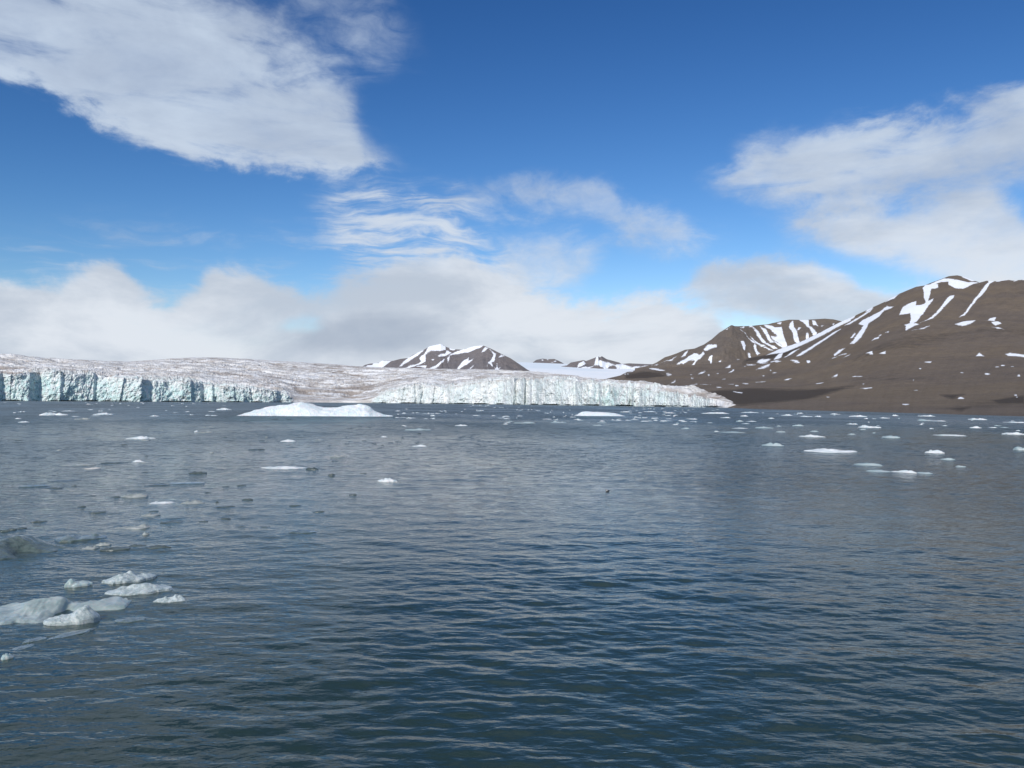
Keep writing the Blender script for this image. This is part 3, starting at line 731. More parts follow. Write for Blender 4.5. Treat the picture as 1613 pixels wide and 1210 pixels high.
nC, nT = 96, 300
rows = []; att_c = []; att_d = []; att_y = []
cyan_x = curve([(-420, 1), (200, 0.7), (300, 0.75), (460, 0.5), (600, 0.12), (740, 0.10), (900, 0.05), (950, 0.55), (975, 0.6), (1010, 0.2), (1166, 0.12)], gx)
dirt_x = curve([(-420, 0.05), (400, 0.1), (450, 0.35), (520, 0.5), (600, 0.3), (650, 0.2), (1000, 0.05), (1100, 0.1), (1130, 0.45), (1166, 0.9)], gx)
xx, yy = base[:, 0], base[:, 1]
for i in range(nC):
    v = i / (nC - 1)
    z = -3 + (Ztop + 3) * v
    zz_ = z
    slant = arc + 0.25 * zz_ * np.sin(arc / 90)
    saw = ((slant / 37 + 0.5 * fbm(arc / 60, 0, 7, 2)) % 1.0)
    dep = 3.5 * (saw - 0.5) * sstep(-0.4, 0.3, fbm(arc / 120, 4, 0, 2))
    dep += 5.0 * fbm(slant / 30, zz_ / 38, 0.0, 4) + 2.6 * ridged(slant / 13, zz_ / 22, 4.0, 3) + 2.6 * fbm(slant / 5.5, zz_ / 7, 1.0, 4) + 1.0 * np.abs(fbm(slant / 3.0, zz_ / 3.0, 9.0, 3)) * 3
    dep += 0.9 * np.round(fbm(slant / 9, zz_ / 7, 6.0, 2) * 3.0)
    wob = butt * (0.55 + 0.3 * fbm(arc / 30, zz_ / 25, 2.0, 2))
    dep = dep * cliffy + np.interp(np.arange(nc) + zz_ * 0.08 * np.sin(arc / 70), np.arange(nc), wob)
    dep -= 7.0 * (1 - sstep(0.2, 1.7, z)) * cliffy * sstep(-0.15, 0.25, fbm(arc / 40, 0, 3, 2))         # wave-cut notch
    dep -= np.maximum(z, 0) * 0.35 * sstep(-0.25, 0.35, fbm(arc / 55, 9.0, 0, 2))
    dep -= (Ztop * 0.16 + 4 * (1 - cliffy)) * sstep(0.3, 1, v) * (1 + 0.5 * fbm(arc / 30, v * 2, 5, 3)) + 14 * (v > 0.93) * (v - 0.93)
    p = base - rdir * dep[:, None]
    rows.append(np.column_stack([p, z]))
    att_c.append(cliffy * (1 - 0.55 * sstep(0.80, 1.0, v)) * np.ones(nc)); att_d.append(dirt_x * (1 - 0.5 * v) * (1 - cliffy)); att_y.append(cyan_x * (1 - 0.6 * sstep(0.55, 1.0, v)))
top0 = rows[-1]
d0 = np.hypot(top0[:, 0], top0[:, 1])
SD = np.maximum(soft_curve(skyd, gx, 40), FD + 30)
sky_s = soft_curve(sky_l, gx, 4)
zsky = pt(gx, curve(sky_l, gx), SD)[:, 2]
for j in range(1, nT + 1):
    t = j / nT
    tt = t ** 1.25
    d = d0 * (1 - tt) + SD * tt
    # rows climb steadily up the picture so the slope is a convex dome
    py_c = soft_curve(ctop, gx, 5 + int(50 * t)) * (1 - t) + sky_s * t
    z = pt(gx, py_c, d)[:, 2]
    z = z * sstep(0, 0.06, t) + (top0[:, 2] + (z - top0[:, 2]) * t) * (1 - sstep(0, 0.06, t))
    x, y = rdir[:, 0] * d, rdir[:, 1] * d
    k = (1 - 0.75 * sstep(0.86, 1.0, t)) * sstep(0.0, 0.03, t) * (0.35 + 0.65 * sstep(2, 25, z))
    zone = sstep(-0.25, 0.25, fbm(x / 300, y / 300, 0, 2))
    wx = x + 18 * fbm(x / 70, y / 70, 1.0, 3); wy = y + 18 * fbm(x / 70, y / 70, 2.0, 3)
    crev = -np.maximum(0, ridged(wx / 170, wy / 60, 0.0, 4) - 0.34) * 26
    dz = crev * (0.5 + 0.8 * zone) + 3.2 * fbm(wx / 28, wy / 16, 1.0, 4) + 1.6 * ridged(wx / 11, wy / 9, 0.0, 2) + 7 * fbm(x / 240, y / 240, 3.0, 3)
    near = 1 - sstep(0.0, 0.30, t)
    dz = dz + near * cliffy * (6.0 * np.abs(fbm(x / 12, y / 12, 3.0, 3)) + 2.5 * np.round(fbm(x / 14, y / 10, 8.0, 2) * 2.5))
    z = z + dz * k
    rows.append(np.column_stack([x, y, z]))
    f = near * cliffy * sstep(0.55, 0.0, t)
    att_c.append(0.62 * f + 0 * z); att_d.append(dirt_x * (1 - 0.6 * t) * (0.4 + 0.6 * (1 - cliffy)) + 0.55 * sstep(1.5, 7.0, -crev)); att_y.append(cyan_x * 0.4 * f)  # deep crevasses also get a darker tint through this channel
last = rows[-1]
for k_, dzk in ((60, -14), (250, -60), (800, -260)):
    rows.append(np.column_stack([last[:, :2] + rdir * k_, last[:, 2] + dzk])); att_c.append(0 * gx); att_d.append(dirt_x * 0); att_y.append(0 * gx)
G = np.array(rows)
glacier = mesh_object("glacier", G.reshape(-1, 3), grid_faces(len(G), nc), M_glacier, True, {'cliff': np.array(att_c), 'dirt': np.array(att_d), 'cyan': np.array(att_y)})
tag(glacier, "wide tidewater glacier with dirty crevassed top and pale blue ice cliff along the fjord", "glacier")
bpy.context.view_layer.update()

# ------------------------------------------------------------------ ice
def floe_mesh(W_, D_, H_, seed, nr=12, na=36, sub=0.3, rag=0.28, lumps=3, jag=0.35, skirt=1.12):
    """irregular lump of ice: ragged plan, uneven top, vertical edges, a foot under water"""
    r0 = np.random.RandomState(seed)
    th = np.linspace(0, 2 * math.pi, na, endpoint=False)
    ox = r0.uniform(0, 90)
    Rr = 1 + rag * 1.6 * fbm(np.cos(th) * 1.3 + ox, np.sin(th) * 1.3, ox, 4)
    Rr = np.clip(Rr, 0.45, 1.5)
    rr = np.concatenate([np.linspace(0, 0.93, nr) ** 0.8, [0.985, 1.0]])
    L = [(r0.uniform(-0.6, 0.6), r0.uniform(-0.35, 0.35), r0.uniform(0.16, 0.45), r0.uniform(0.5, 1.0)) for _ in range(lumps)]
    x = rr[:, None] * (np.cos(th) * Rr)[None, :]; y = rr[:, None] * (np.sin(th) * Rr)[None, :]
    hgt = np.zeros_like(x)
    for (a, b, s, q) in L: hgt = np.maximum(hgt, q * np.exp(-((x - a) / s) ** 2 - ((y - b) / (s * 1.3)) ** 2))
    hgt = 0.32 + 0.78 * hgt + jag * fbm(x * 3 + ox, y * 3, ox, 4) + jag * 0.6 * (ridged(x * 2.2 + ox, y * 2.2, ox, 3) - 0.3)
    hgt = np.maximum(hgt, 0.10)
    edgef = np.where(rr < 0.98, 1 - 0.45 * rr**4, np.where(rr < 0.999, 0.45, 0.0))[:, None]
    z = hgt * edgef
    z = z / max(z.max(), 1e-3) * H_
    z[-1] = -0.02 * H_
    xs_ = x * W_ / 2; ys_ = y * D_ / 2
    rows_ = [np.stack([xs_[i], ys_[i], z[i]], -1) for i in range(len(rr))]
    for f, dz in ((skirt, -0.45), (skirt * 0.9, -1.0), (0.3, -1.15)):
        rows_.append(np.stack([xs_[-1] * f, ys_[-1] * f, np.full(na, sub * dz)], -1))
    V_ = np.array(rows_)
    V_[..., :2] += 0.03 * min(W_, D_) * np.stack([fbm(V_[..., 0] / W_ * 6, V_[..., 1] / W_ * 6, V_[..., 2] / W_ * 6 + k, 2) for k in (ox, ox + 5)], -1)
    V_[0, :, :] = V_[0].mean(0)
    return V_.reshape(-1, 3), grid_faces(len(V_), na, True), None

def place(px, py):
    d = float(wdist(px, py)); p = pt(np.array(px), np.array(py), np.array(d))
    return p, d

count = {}
def floe(px, yb, w, h, typ, label=None, group=None, seed=None, rot=None, name=None, fine=False, **kw):
    p, d = place(px, yb)
    seed = seed if seed is not None else int(px * 7 + yb * 131)
    s = d / F
    W_ = w * s
    per = CAMH * F / d / d          # px per metre of depth on the water
    dep = min(0.6 * W_, 0.65 * h / per) if per > 0 else 0.6 * W_
    dep = max(dep, 0.12 * W_)
    H_ = max(0.30 * h, h - dep * per * 0.75) * s * (0.7 if fine else 0.62)
    if w < 30: W_ *= 0.88
    r = np.array(p[:2]) / d
    c = p[:2] + r * dep / 2
    mats = {'w': M_white, 'b': M_blue, 'g': M_grey, 'd': M_clear, 't': M_dirty, 's': M_speck, 'n': M_near, 'c': M_crust, 'm': M_mclear}
    if typ in 'dm': H_ *= 0.6
    if typ == 'd': kw.setdefault('jag', 0.6)
    if typ in 'wbs' and not fine: kw.setdefault('jag', 0.62); kw.setdefault('rag', 0.4); kw.setdefault('lumps', 2 + seed % 4 if seed is not None else 3)
    n_ = 44 if fine or w > 40 else (28 if w > 12 else 16)
    V_, Fc, _ = floe_mesh(W_, dep, H_, seed, 20 if fine else (10 if w > 12 else 5), n_ * (2 if fine else 1), sub=min(0.5 * H_ + 0.05, 1.0), **kw)
    nm = name or 'ice_floe'
    o = mesh_object(nm, V_, Fc, mats[typ], typ not in ('w', 'c', 't') or w < 10)
    o.location = (float(c[0]), float(c[1]), float(waves(np.array([c[0]]), np.array([c[1]]), np.array([0.1 if d < 60 else 99]))[0]) * (1 if d < 60 else 0))
    o.rotation_euler = (0, 0, -math.atan2(p[0], p[1]) + (rot if rot is not None else random.uniform(-0.25, 0.25)))
    tag(o, label or 'ice floe', 'ice floe', group)
    return o

def grid_ice(name, px0, px1, yb, profile, depth, mat, label, cat, nx=200, ny=60, ridge=0.62, rough=0.05, seed=1, front_pow=1.5, sub=1.0, yb2=None, extra=None, vmin=-0.25, edge_=0.12, hs=0.86):
    """a larger piece: height along its length from a traced outline (px, px height), rounded across"""
    (pa, da), (pb, db) = place(px0, yb), place(px1, yb2 if yb2 else yb)
    A_, B_ = np.array(pa[:2]), np.array(pb[:2])
    u = np.linspace(-0.02, 1.02, nx); v = np.linspace(vmin, 1.2, ny)
    ax = B_ - A_; Ln = np.linalg.norm(ax); nrm = np.array([-ax[1], ax[0]]) / Ln
    if nrm[1] < 0: nrm = -nrm
    pr = np.array(profile, float); prof = np.interp(px0 + (px1 - px0) * u, pr[:, 0], pr[:, 1]) * (da * (1 - u) + db * u) / F
    U, Vv = np.meshgrid(u, v)
    rdg = ridge + 0.12 * fbm(U * 5, 0.0, seed, 3)
    Ve = Vv + edge_ * fbm(U * Ln / depth * 2.2, Vv * 1.1, seed, 4)
    fr = np.clip(Ve / rdg, -1, 1); bk = np.clip((1 - Ve) / (1 - rdg), -1, 1)
    cross = np.where(Ve < rdg, np.sign(fr) * (1 - np.abs(1 - np.abs(fr)) ** front_pow), np.sign(bk) * (1 - np.abs(1 - np.abs(bk)) ** 1.6))
    hgt = prof[None, :] * cross * hs
    sc = prof.max()
    x = (A_[0] + ax[0] * U) + nrm[0] * depth * Vv; y = (A_[1] + ax[1] * U) + nrm[1] * depth * Vv
    nz = sc * rough * (fbm(U * Ln * 0.9 / sc * 0.6, Vv * depth * 0.9 / sc * 0.6, seed, 5) + 0.5 * ridged(U * Ln / sc, Vv * depth / sc, seed, 4))
    hgt = hgt + nz * np.clip(cross * 3 + 0.3, 0, 1)
    if extra is not None: hgt = hgt + extra(U, Vv, sc)
    endf = np.minimum(sstep(-0.02, 0.0, U), sstep(1.02, 1.0, U))
    z = hgt * endf - (1 - endf) * sub
    z = np.where(cross <= 0, np.minimum(z, cross * sub), z)
    C_ = (A_ + B_) / 2
    Vt = np.stack([x - C_[0], y - C_[1], z], -1)
    Vb = Vt.copy(); Vb[..., 2] = -sub * 1.2
    allv = np.concatenate([Vt.reshape(-1, 3), Vb.reshape(-1, 3)])
    f1 = grid_faces(ny, nx); f2 = f1[:, ::-1] + nx * ny
    o = mesh_object(name, allv, np.concatenate([f1, f2]), mat, True)
    o.location = (C_[0], C_[1], 0)
    tag(o, label, cat)
    return o

def ledge(U, Vv, sc):
    e = -0.03 * sc * sstep(0.02, 0.0, np.abs(U - 0.80 - 0.03 * fbm(Vv * 3, U * 2, 1, 2)))
    e = e - 0.05 * sc * np.maximum(0, ridged(U * 9 + Vv, Vv * 2.2, 7, 4) - 0.3)
    e = e - 0.04 * sc
    e = e + 0.07 * sc * sstep(0.74, 0.76, U + 0.02 * fbm(Vv * 5, 0, 3, 2)) * sstep(0.86, 0.84, U) * sstep(0.4, 0.5, Vv) * sstep(1.0, 0.9, Vv)
    e = e - 0.05 * sc * sstep(0.0, 1, ridged(U * 6, Vv * 2, 3, 3))
    return e
berg = grid_ice("iceberg", 366, 618, 655.0,
                [(366, 0.5), (369, 3.5), (377, 8), (396, 13), (414, 18.5), (440, 21.5), (452, 24), (463, 26.5), (469, 25), (481, 22.5), (489, 19.5), (500, 16.5), (515, 17), (526, 19), (541, 21.5), (560, 22.5), (568, 21.5),
                 (576, 17), (585, 10.5), (597, 5), (610, 2.2), (618, 0.6)], 15.0, M_berg, "large smooth white iceberg with two low humps, the biggest ice on the water", "iceberg",
                420, 110, 0.6, 0.085, 4, 1.35, 1.2, 656.5, ledge)
berg2 = grid_ice("iceberg", 911, 985, 655.2, [(911, 0.6), (916, 4), (920, 6.5), (927, 7.5), (945, 7), (962, 6), (972, 5), (980, 2.5), (985, 0.8)], 6.5, M_berg,
                 "low pale blue iceberg with flat top in front of the cliff, right of centre", "iceberg", 120, 40, 0.6, 0.08, 9, 1.3, 0.6, 655.6)

# --- the near group of ice on the left
NB = []
big = grid_ice("bergy_bit", -46, 186, 985.0, [(-46, 5), (0, 10), (12, 15), (24, 20), (45, 20), (72, 18.5), (78, 15), (83, 8), (100, 7), (118, 9), (140, 10.5), (165, 8.5), (183, 4), (186, 1.5)], 1.25, M_near,
               "largest near piece of wet pale ice lying low at the lower left edge", "ice", 220, 90, 0.72, 0.05, 21, 1.1, 0.25, 972.0,
               lambda U, Vv, sc: -0.34 * sc * sstep(0.55, 0.35, Vv) * sstep(0.42, 0.6, U) - 0.5 * sc * np.exp(-((U - 0.565) / 0.05) ** 2 - ((Vv - 0.45) / 0.22) ** 2) * 1.0 + 0.05 * sc * ridged(U * 4, Vv * 2, 5, 2), vmin=-0.55, edge_=0.5, hs=0.72)
floe(114, 984, 70, 40, 'c', "rounded frosty white lump on the front of the largest near ice", seed=5, fine=True, name='ice_lump', jag=0.14, lumps=1, rag=0.14)
arch = grid_ice("bergy_bit", -60, 112, 892.0, [(-60, 8), (0, 14), (12, 18), (28, 19), (45, 22), (70, 26), (95, 20), (108, 10), (112, 2)], 2.4, M_mclear,
                "long clear grey green ice lying awash at the left edge, with bay in its side", "ice", 200, 90, 0.6, 0.10, 31, 1.0, 0.3, 866.0,
                lambda U, Vv, sc: -0.75 * sc * np.exp(-((U - 0.62) / 0.09) ** 2 - ((Vv - 0.05) / 0.30) ** 2) + 0.10 * sc * ridged(U * 8, Vv * 3, 2, 3))
arch.scale = (1, 1, 0.62)
floe(128, 852, 66, 18, 'm', "pinkish grey clear ice tip just right of the long awash ice", seed=12, fine=True)
floe(206, 918, 72, 26, 'c', "white ridge shaped floe, rear one of the near trio at left", seed=33, fine=True, lumps=2, rot=0.35)
floe(222, 937, 84, 24, 'c', "jagged white floe with crested top, middle one of the near trio", seed=41, fine=True, lumps=4)
floe(268, 951, 43, 17, 'c', "small crumbly white floe, rightmost of the near trio", seed=47, fine=True, lumps=3)
floe(123, 925, 34, 19, 'n', "round dull grey lump floating behind the largest near ice", seed=52, fine=True, lumps=1, jag=0.15)
floe(210, 833, 46, 11, 'g', "flat beige grey floe above the near trio of white floes", seed=55, fine=True, lumps=1, jag=0.2)
floe(229, 843, 11, 8, 'g', "tiny pale ice knob below the flat beige grey floe", seed=57)
floe(142, 866, 24, 8, 'g', "small pale ice bit under the pinkish grey ice tip", seed=58)
floe(163, 860, 22, 7, 'g', "pale ice crumb touching the pinkish ice tip on the right", seed=59)
floe(184, 868, 40, 10, 'd', "longer dark clear ice sliver between ice tip and near trio", seed=60)
floe(216, 862, 26, 9, 'd', "oval dark clear ice piece below the beige grey floe", seed=61)
floe(248, 865, 32, 9, 'd', "dark clear ice piece with a glint, right of the oval one", seed=62)
floe(206, 980, 40, 11, 'm', "flat dark green ice nearly under water below the white trio", seed=63, fine=True)
floe(110, 1003, 60, 8, 'm', "thin clear ice shard awash below the largest near ice", seed=64, rot=0.5, fine=True)
floe(57, 1011, 30, 8, 'm', "short clear ice shard left of the thin one near lower left", seed=65, rot=0.5, fine=True)
floe(36, 1022, 34, 7, 'm', "narrow clear ice splinter leading to the glinting ice chip", seed=66, rot=0.7, fine=True)
floe(11, 1040, 17, 13, 'n', "small glinting ice chip closest to the lower left edge", seed=67, fine=True)
floe(7, 838, 16, 6, 'd', "first short dark ice strip at the left edge above the awash ice", seed=70)
floe(18, 836, 14, 5, 'd', "second short dark ice strip in the row at the left edge", seed=71)
floe(34, 834, 16, 5, 'd', "third and last dark ice strip in the row at the left edge", seed=72)
floe(60, 822, 20, 5, 'd', "dark ice strip right of and above the left edge row", seed=73)

# --- traced floes: (px, waterline row, width, height, type[, label])
T = [
 (84, 654.5, 33, 7, 'w', "boat shaped white floe, left one of a pair under the left glacier cliff"),
 (163, 653.5, 27, 5, 'w', "saddle shaped white floe, right one of a pair under the left glacier cliff"),
 (109, 648, 18, 2, 'w'), (352, 646, 25, 5.5, 'w', "low white floe just behind the left end of the large iceberg"), (38, 665.5, 14, 3, 'w'), (29, 660, 9, 2.5, 'w'), (244, 656, 14, 3, 'w'), (131, 661, 24, 4.5, 'g'),
 (220, 692, 36, 7.5, 'w', "pale jagged floe floating alone between left shore and large iceberg"),
 (309, 681, 6, 5.5, 'w', "tiny upright white floe beside two faint strips, below the large iceberg's left end"),
 (328, 673.5, 24, 3, 'g'), (325, 682, 27, 4, 'g'), (454, 696, 26, 6, 'w', "white floe below the large iceberg"),
 (218, 728, 17, 6, 'w', "small bright two humped floe left, with grey tail"), (231, 729.5, 22, 3, 'g'), (449, 739, 58, 8, 'w', "long low white floe with dark ice at its right end"),
 (492, 740, 22, 9, 'd', "dark ragged ice at the right end of the long low white floe"), (532, 720, 22, 4, 't'), (403, 709, 28, 5, 'd'), (60, 722, 21, 3.5, 'd'), (28, 694, 9, 3, 'd'), (196, 701, 11, 3, 'd'),
 (121, 734, 42, 5.5, 'g', "long pinkish grey floe among the left floes, over a shorter one"), (146, 739, 21, 4, 't', "short reddish brown floe tucked under a long pinkish one"), (179, 730, 31, 4, 'd'), (229, 744, 12, 3, 'd'),
 (311, 746.5, 27, 8, 'd'), (412, 694.5, 12, 3, 'd'), (55, 767, 37, 7, 'm'), (105, 758, 42, 5, 'd'), (87, 770, 25, 6, 'd'), (117, 766, 7, 3, 'd'), (248, 765, 34, 5, 'd'), (295, 763, 54, 6, 'm'),
 (355, 767.5, 12, 2.5, 'd'), (380, 765.5, 14, 3.5, 'd'), (213, 784, 38, 9, 'g', "grey rounded floe with a dark slab behind it, left side"), (214, 774, 28, 4, 'd', "dark slab behind the grey rounded floe"),
 (182, 784, 14, 5, 'd'), (142, 781.5, 17, 4, 'd'), (254, 793.5, 34, 6, 'w', "low cream floe right of the grey rounded floe"), (304, 793.5, 32, 9, 'g', "grey ragged floe right of the low cream floe"), (328, 776.5, 12, 4, 'd'),
 (342, 791, 7, 6, 'd'), (355, 799, 27, 4, 'd'), (390, 788, 17, 5, 'd'), (129, 799, 12, 5, 'd'), (155, 808, 24, 5, 'd'), (192, 795.5, 7, 2, 'd'), (242, 806, 15, 3, 'd'), (238, 814, 27, 7, 'g', "faint grey floe above the flat beige grey one"),
 (275, 823.5, 37, 6, 'd'), (353, 817.5, 20, 6, 'd'), (321, 822, 14, 3.5, 'd'), (464, 797.5, 18, 4, 'd'), (457, 809, 20, 3, 'd'), (502, 807.5, 20, 5.5, 'd'), (475, 841, 40, 11, 'm', "wide dark green ice lump floating alone left of centre"),
 (417, 831, 17, 3.5, 'd'), (378, 831.5, 20, 4, 'd'), (64, 821.5, 20, 4, 'd'), (522, 749, 12, 5, 'd'), (527, 727, 12, 3, 'd'), (519, 702, 7, 2, 'd'), (433, 661, 12, 2.5, 'd'), (455, 661, 10, 2, 'd'), (402, 656.5, 20, 1.5, 'd'),
 (610, 759.5, 31, 11, 'w', "cream white ice lump floating alone in open water near centre"), (556, 780.5, 13, 6, 'd'), (506, 807, 11, 5, 'd'), (522, 751, 11, 6, 'd'), (572, 746, 11, 2.5, 'd'), (531, 720.5, 24, 4.5, 'g'), (528, 727, 13, 2.5, 'd'),
 (661, 703.5, 25, 5, 'w', "cream floe below the dark brash, right of the iceberg"), (658, 678, 35, 5, 'b', "pale flat floe at the edge of the calm grey water"), (727, 671, 22, 4, 'w'), (605, 688.5, 11, 3, 'w'), (636, 671.5, 11, 2.5, 'w'),
 (649, 708.5, 22, 2.2, 'd'), (828, 667, 30, 4, 'b', "left of two pale strips at the far edge of calm water"), (880, 666, 28, 3, 'b', "right of two pale strips at the far edge of calm water"), (660, 684, 8, 3.5, 'd'), (546, 699.5, 10, 2, 'd'), (589, 699, 10, 2, 'd'),
 (615, 697.5, 12, 2, 'd'), (796, 668.5, 8, 2.5, 'w'), (682, 655.5, 10, 3, 'w'), (816, 685.5, 13, 2.2, 'd'), (768, 668.5, 11, 1.6, 'd'), (745, 691.5, 11, 1.6, 'd'), (883, 682.5, 6, 1.5, 'd'), (974, 662.5, 11, 2, 'w'), (1015, 658.5, 8, 2.2, 'w'),
 (1073, 663, 11, 2, 'w'), (1080, 675.5, 13, 3, 'b'), (1024, 649, 22, 2.2, 'w'), (1054, 651, 22, 2.5, 'w'), (986, 649.5, 20, 2.5, 'w'),
 (1127, 651.8, 38, 4, 'w', "long thin white strip off the right tip of the glacier"), (1181, 650.3, 26, 2.6, 'w'), (1172, 656, 13, 3.2, 'w'), (1143, 658.5, 16, 2.6, 'w'), (1240, 654.7, 16, 3.2, 'w'), (1270, 656.6, 19, 2.6, 'w'),
 (1260, 651.5, 10, 2, 'w'), (1289, 656.6, 10, 3, 'w'), (1315, 652.8, 15, 2.6, 'w'), (1351, 656.6, 27, 4, 'w'), (1364, 659.8, 7, 2, 'w'), (1410, 655.3, 10, 3, 'w'), (1393, 659, 13, 2.6, 'w'), (1459, 656, 23, 3.2, 'w'),
 (1456, 663, 24, 4.4, 'b'), (1478, 663.6, 19, 2, 'w'), (1540, 661.6, 25, 4, 'w', "bright flat floe near the right shore"), (1601, 666, 24, 2.6, 'w'), (1536, 674.5, 16, 4.6, 'w'), (1572, 671, 10, 2, 'b'), (1343, 668.6, 16, 2.6, 'w'),
 (1370, 674, 31, 6.4, 'w', "humped white floe near the right shore, over a crumb"), (1359, 677, 10, 2, 'b'), (1257, 671.2, 19, 4, 'b'), (1202, 674.4, 27, 4, 'b'), (1183, 664.2, 18, 2, 'w'), (1165, 664.2, 13, 4, 'b'),
 (1164, 675, 24, 2, 'w'), (1230, 680.8, 16, 2.6, 'b'), (1129, 680, 8, 2, 'w'), (1154, 681.4, 32, 2.4, 'b'), (1283, 680, 13, 2.6, 'b'), (1279, 688.4, 32, 6, 'w', "bright lumpy floe, left of the big speckled one"), (1342, 684.5, 11, 2.6, 'b'),
 (1404, 689.8, 24, 5.4, 'b', "pale humped floe with faint bit behind, right side"), (1498, 686.6, 37, 3, 'w', "straight thin white floe on the right side"), (1595, 684.6, 29, 5.4, 'w', "boxy white floe by the right edge"),
 (1609, 709.5, 20, 8, 'b', "pale green floe cut by the right edge"), (1218, 702.5, 34, 8.4, 'b', "pale blue humped floe left of the big speckled one"),
 (1308, 712.6, 68, 8.4, 's', "big flat white floe speckled with dirt on the right side"), (1472, 714, 28, 8, 'w', "rounded white floe at right, over a faint grey strip"), (1493, 724.4, 19, 4.4, 'b', "faint grey strip under the rounded white floe"),
 (1513, 735.4, 13, 3, 'b'), (1369, 733, 37, 5.4, 'b', "pale strip above the row of three joined floes"), (1386, 743.4, 30, 4.6, 'b', "left of three joined pale floes on the right side"),
 (1426, 745, 30, 6.4, 'w', "middle and tallest of three joined pale floes"), (1456, 746, 23, 4.4, 'b', "right of three joined pale floes"), (1467, 675.6, 6, 2, 'w'), (1451, 669, 5, 3, 'w'),
]
def zone(px, yb):
    left = px < 560
    if yb > 790: return "front"
    if px < 560: return "left" if yb > 690 else "leftfar"
    if px < 960: return "mid"
    return "right" if yb > 663 else "rightfar"
ZT = {
 ('d', 'front'): "small dark clear ice bit on the nearer water left of centre",
 ('d', 'left'): "small dark clear ice bit scattered on the middle water left of the lone cream lump",
 ('d', 'leftfar'): "thin dark ice bit on far water at or left of the large iceberg",
 ('d', 'mid'): "small dark ice bit scattered on calm water right of the large iceberg",
 ('d', 'right'): "small dark ice bit on the right hand water",
 ('w', 'leftfar'): "small white floe on far water beneath the left glacier cliff",
 ('w', 'left'): "small white floe on middle water left of the large iceberg's middle",
 ('w', 'mid'): "small white floe on far water between the two icebergs",
 ('w', 'right'): "small white floe a little off the brown right shore",
 ('w', 'rightfar'): "small white floe in the far line close under the brown shore",
 ('b', 'right'): "small pale blue floe a little off the brown right shore",
 ('b', 'mid'): "small pale blue floe on far water near the flat topped iceberg",
 ('b', 'leftfar'): "small pale blue floe on far water under the left cliff",
 ('b', 'rightfar'): "small pale blue floe in the far line close under the brown shore",
 ('g', 'leftfar'): "faint grey strip of wet ice on far water left of the large iceberg",
 ('g', 'left'): "faint grey strip of wet ice on middle water at left",
 ('g', 'mid'): "faint grey strip of wet ice on middle water near centre",
 ('t', 'left'): "short pinkish brown floe left of the lone cream lump",
 ('m', 'left'): "ragged green grey ice strip among the dark bits at left",
}
GR = {'d': "small dark ice bits", 'w': "small white floes", 'b': "small pale blue floes", 'g': "faint grey ice strips", 't': "brownish floes", 'm': "green grey ice strips"}
def zl(typ, px, yb):
    z = zone(px, yb)
    l = ZT.get((typ, z)) or ZT.get((typ, 'left')) or ZT.get((typ, 'right'))
    return l, GR[typ] + " " + {"front": "on the nearer water", "left": "on the left water", "leftfar": "far off on the left", "mid": "near the middle", "right": "off the right shore", "rightfar": "under the right shore"}[z]
for e in T:
    if len(e) == 6: floe(*e[:5], e[5])
    else:
        l, g = zl(e[4], e[0], e[1]); floe(*e, l, g)
used = [(e[0], e[1]) for e in T]
# smaller individual bits in the crowded parts
rs = np.random.RandomState(5)
def scatter(n, xr, yr, wr, hr, typs, avoid=()):
    k = 0
    while k < n:
        x = rs.uniform(*xr); yb = rs.uniform(*yr)
        if any(a[0] < x < a[1] and a[2] < yb < a[3] for a in avoid): continue
        t_ = typs[rs.randint(len(typs))]
        w = rs.uniform(*wr) * (0.6 + 0.8 * rs.rand()); h = rs.uniform(*hr)
        l, g = zl(t_, x, yb); floe(x, yb, w, h, t_, l, g, seed=int(rs.randint(1e6))); k += 1
bergs = [(355, 625, 620, 664), (905, 990, 640, 660)]
scatter(34, (545, 780), (668, 712), (4, 12), (1.3, 2.4), ['d', 'd', 'd'], bergs)
scatter(16, (0, 540), (660, 720), (5, 14), (1.5, 3), ['d', 'g'], bergs)
scatter(12, (780, 1100), (660, 672), (6, 14), (1.5, 2.6), ['w', 'b'], bergs)
scatter(7, (1130, 1610), (658, 690), (3, 9), (1.3, 2.6), ['w', 'b'], bergs)

# the far band of crumbs nobody could count: one mesh of several hundred small lumps
VV = []; FF = []; off = 0
for k in range(900):
    x = rs.uniform(-60, 1613) if k % 3 else rs.uniform(560, 1100)
    u = rs.rand() ** 1.5
    y0 = float(np.interp(x, [-60, 400, 600, 800, 1000, 1100, 1165, 1400, 1613], [633.5, 633.0, 636.5, 638, 641, 643, 646, 652, 658]))
    yb = y0 + 1.0 + u * 22
    if any(a[0] < x < a[1] and a[2] < yb < a[3] for a in bergs): continue
    if x > 1180 and rs.rand() < 0.72: continue
    if perlin(x / 60.0, yb / 2.6, 4.2) < 0.12: continue      # drifts together in lines
    p, d = place(x, yb); s = d / F
    w = rs.uniform(2, 13) * s * (0.35 + 0.65 * u); h = rs.uniform(0.5, 1.3) * s * (0.6 + 0.4 * u); dp = min(w * 0.7, 6.0)
    v, f, _ = floe_mesh(w, dp, h, int(rs.randint(1e6)), 3, 10, sub=0.2)
    a = -math.atan2(p[0], p[1]); ca, sa = math.cos(a), math.sin(a)
    v = np.column_stack([v[:, 0] * ca - v[:, 1] * sa + p[0], v[:, 0] * sa + v[:, 1] * ca + p[1], v[:, 2]])
    VV.append(v); FF.append(f + off); off += len(v)
br = mesh_object("brash_ice", np.concatenate(VV), np.concatenate(FF), M_white)
tag(br, "band of countless tiny ice crumbs along the foot of the glacier and far shore", "brash ice", kind='stuff')

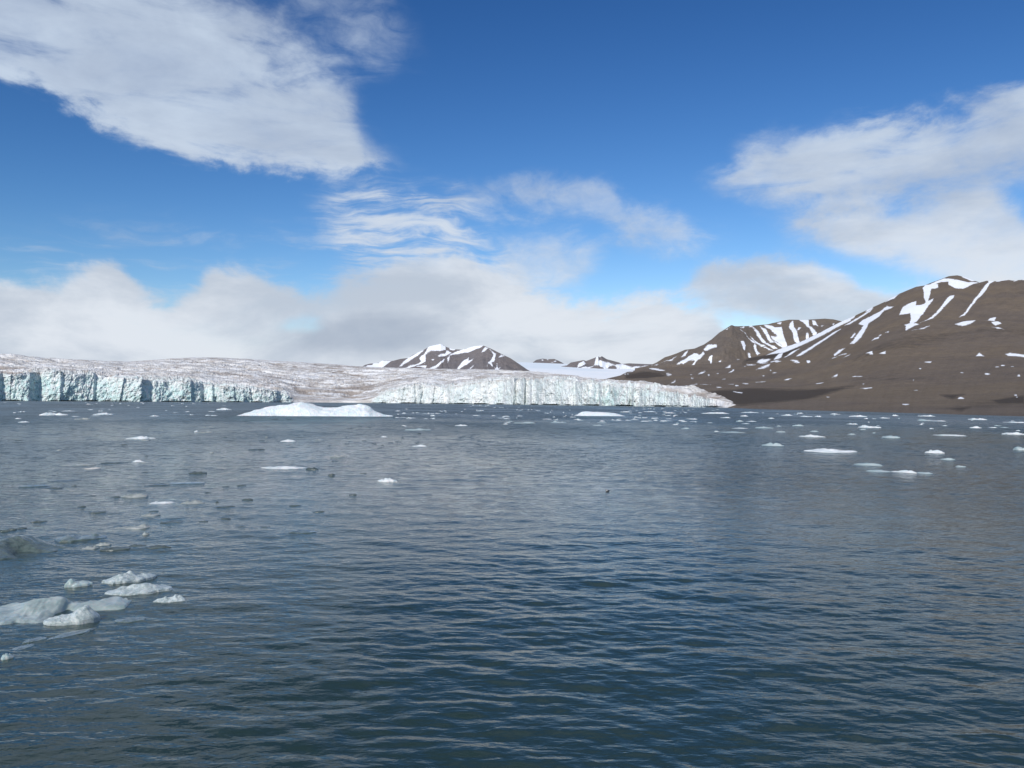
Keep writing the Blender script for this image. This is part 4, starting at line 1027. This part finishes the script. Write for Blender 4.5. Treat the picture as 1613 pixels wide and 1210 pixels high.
# ------------------------------------------------------------------ little seabird on the water
def uv_blob(c, r, n=14, m_=10, taper=0.0):
    V_ = []
    for i in range(m_ + 1):
        t = math.pi * i / m_
        for j in range(n):
            a = 2 * math.pi * j / n
            z_ = math.cos(t)
            q = math.sin(t) * (1 - taper * z_)
            V_.append((c[0] + r[0] * z_, c[1] + r[1] * q * math.cos(a), c[2] + r[2] * q * math.sin(a)))
    return np.array(V_), grid_faces(m_ + 1, n, True)
p, d = place(957, 774)
bird = bpy.data.objects.new("seabird", None); scn.collection.objects.link(bird)
bird.location = (float(p[0]), float(p[1]), 0.0)
tag(bird, "tiny dark seabird with white cheek swimming alone on open water near the middle", "bird")
def flat(name, col, rough=0.6):
    m, N, out = material(name)
    n = N.noise(N.n.new('ShaderNodeTexCoord').outputs['Object'], 60, 3)
    principled(N, out, N.mix(N.mul(n, 0.5), col, tuple(v * 0.6 for v in col)), rough); return m
Mb = flat("dark plumage", (0.02, 0.02, 0.022)); Mw = flat("white feathers", (0.8, 0.8, 0.8)); Mk = flat("dark beak", (0.03, 0.025, 0.02))
def joinv(parts):
    a = []; b = []; o_ = 0
    for v, f in parts: a.append(v); b.append(f + o_); o_ += len(v)
    return np.concatenate(a), np.concatenate(b)
v, f = joinv([uv_blob((0.0, 0, 0.025), (0.115, 0.055, 0.05), taper=0.25), uv_blob((-0.075, 0, 0.06), (0.04, 0.028, 0.045)), uv_blob((-0.09, 0, 0.10), (0.036, 0.028, 0.028)), uv_blob((0.115, 0, 0.045), (0.04, 0.022, 0.012))])
o = mesh_object("body", v, f, Mb); o.parent = bird
v, f = joinv([uv_blob((-0.098, s * 0.012, 0.094), (0.026, 0.019, 0.018)) for s in (-1, 1)] + [uv_blob((-0.05, s * 0.02, 0.035), (0.05, 0.038, 0.032)) for s in (-1, 1)])
o = mesh_object("white_plumage", v, f, Mw); o.parent = bird
v, f = uv_blob((-0.137, 0, 0.098), (0.026, 0.007, 0.007), taper=-0.5)
o = mesh_object("beak", v, f, Mk); o.parent = bird
bird.rotation_euler = (0, 0, 0.3)
bird.scale = (0.85, 0.85, 0.85)
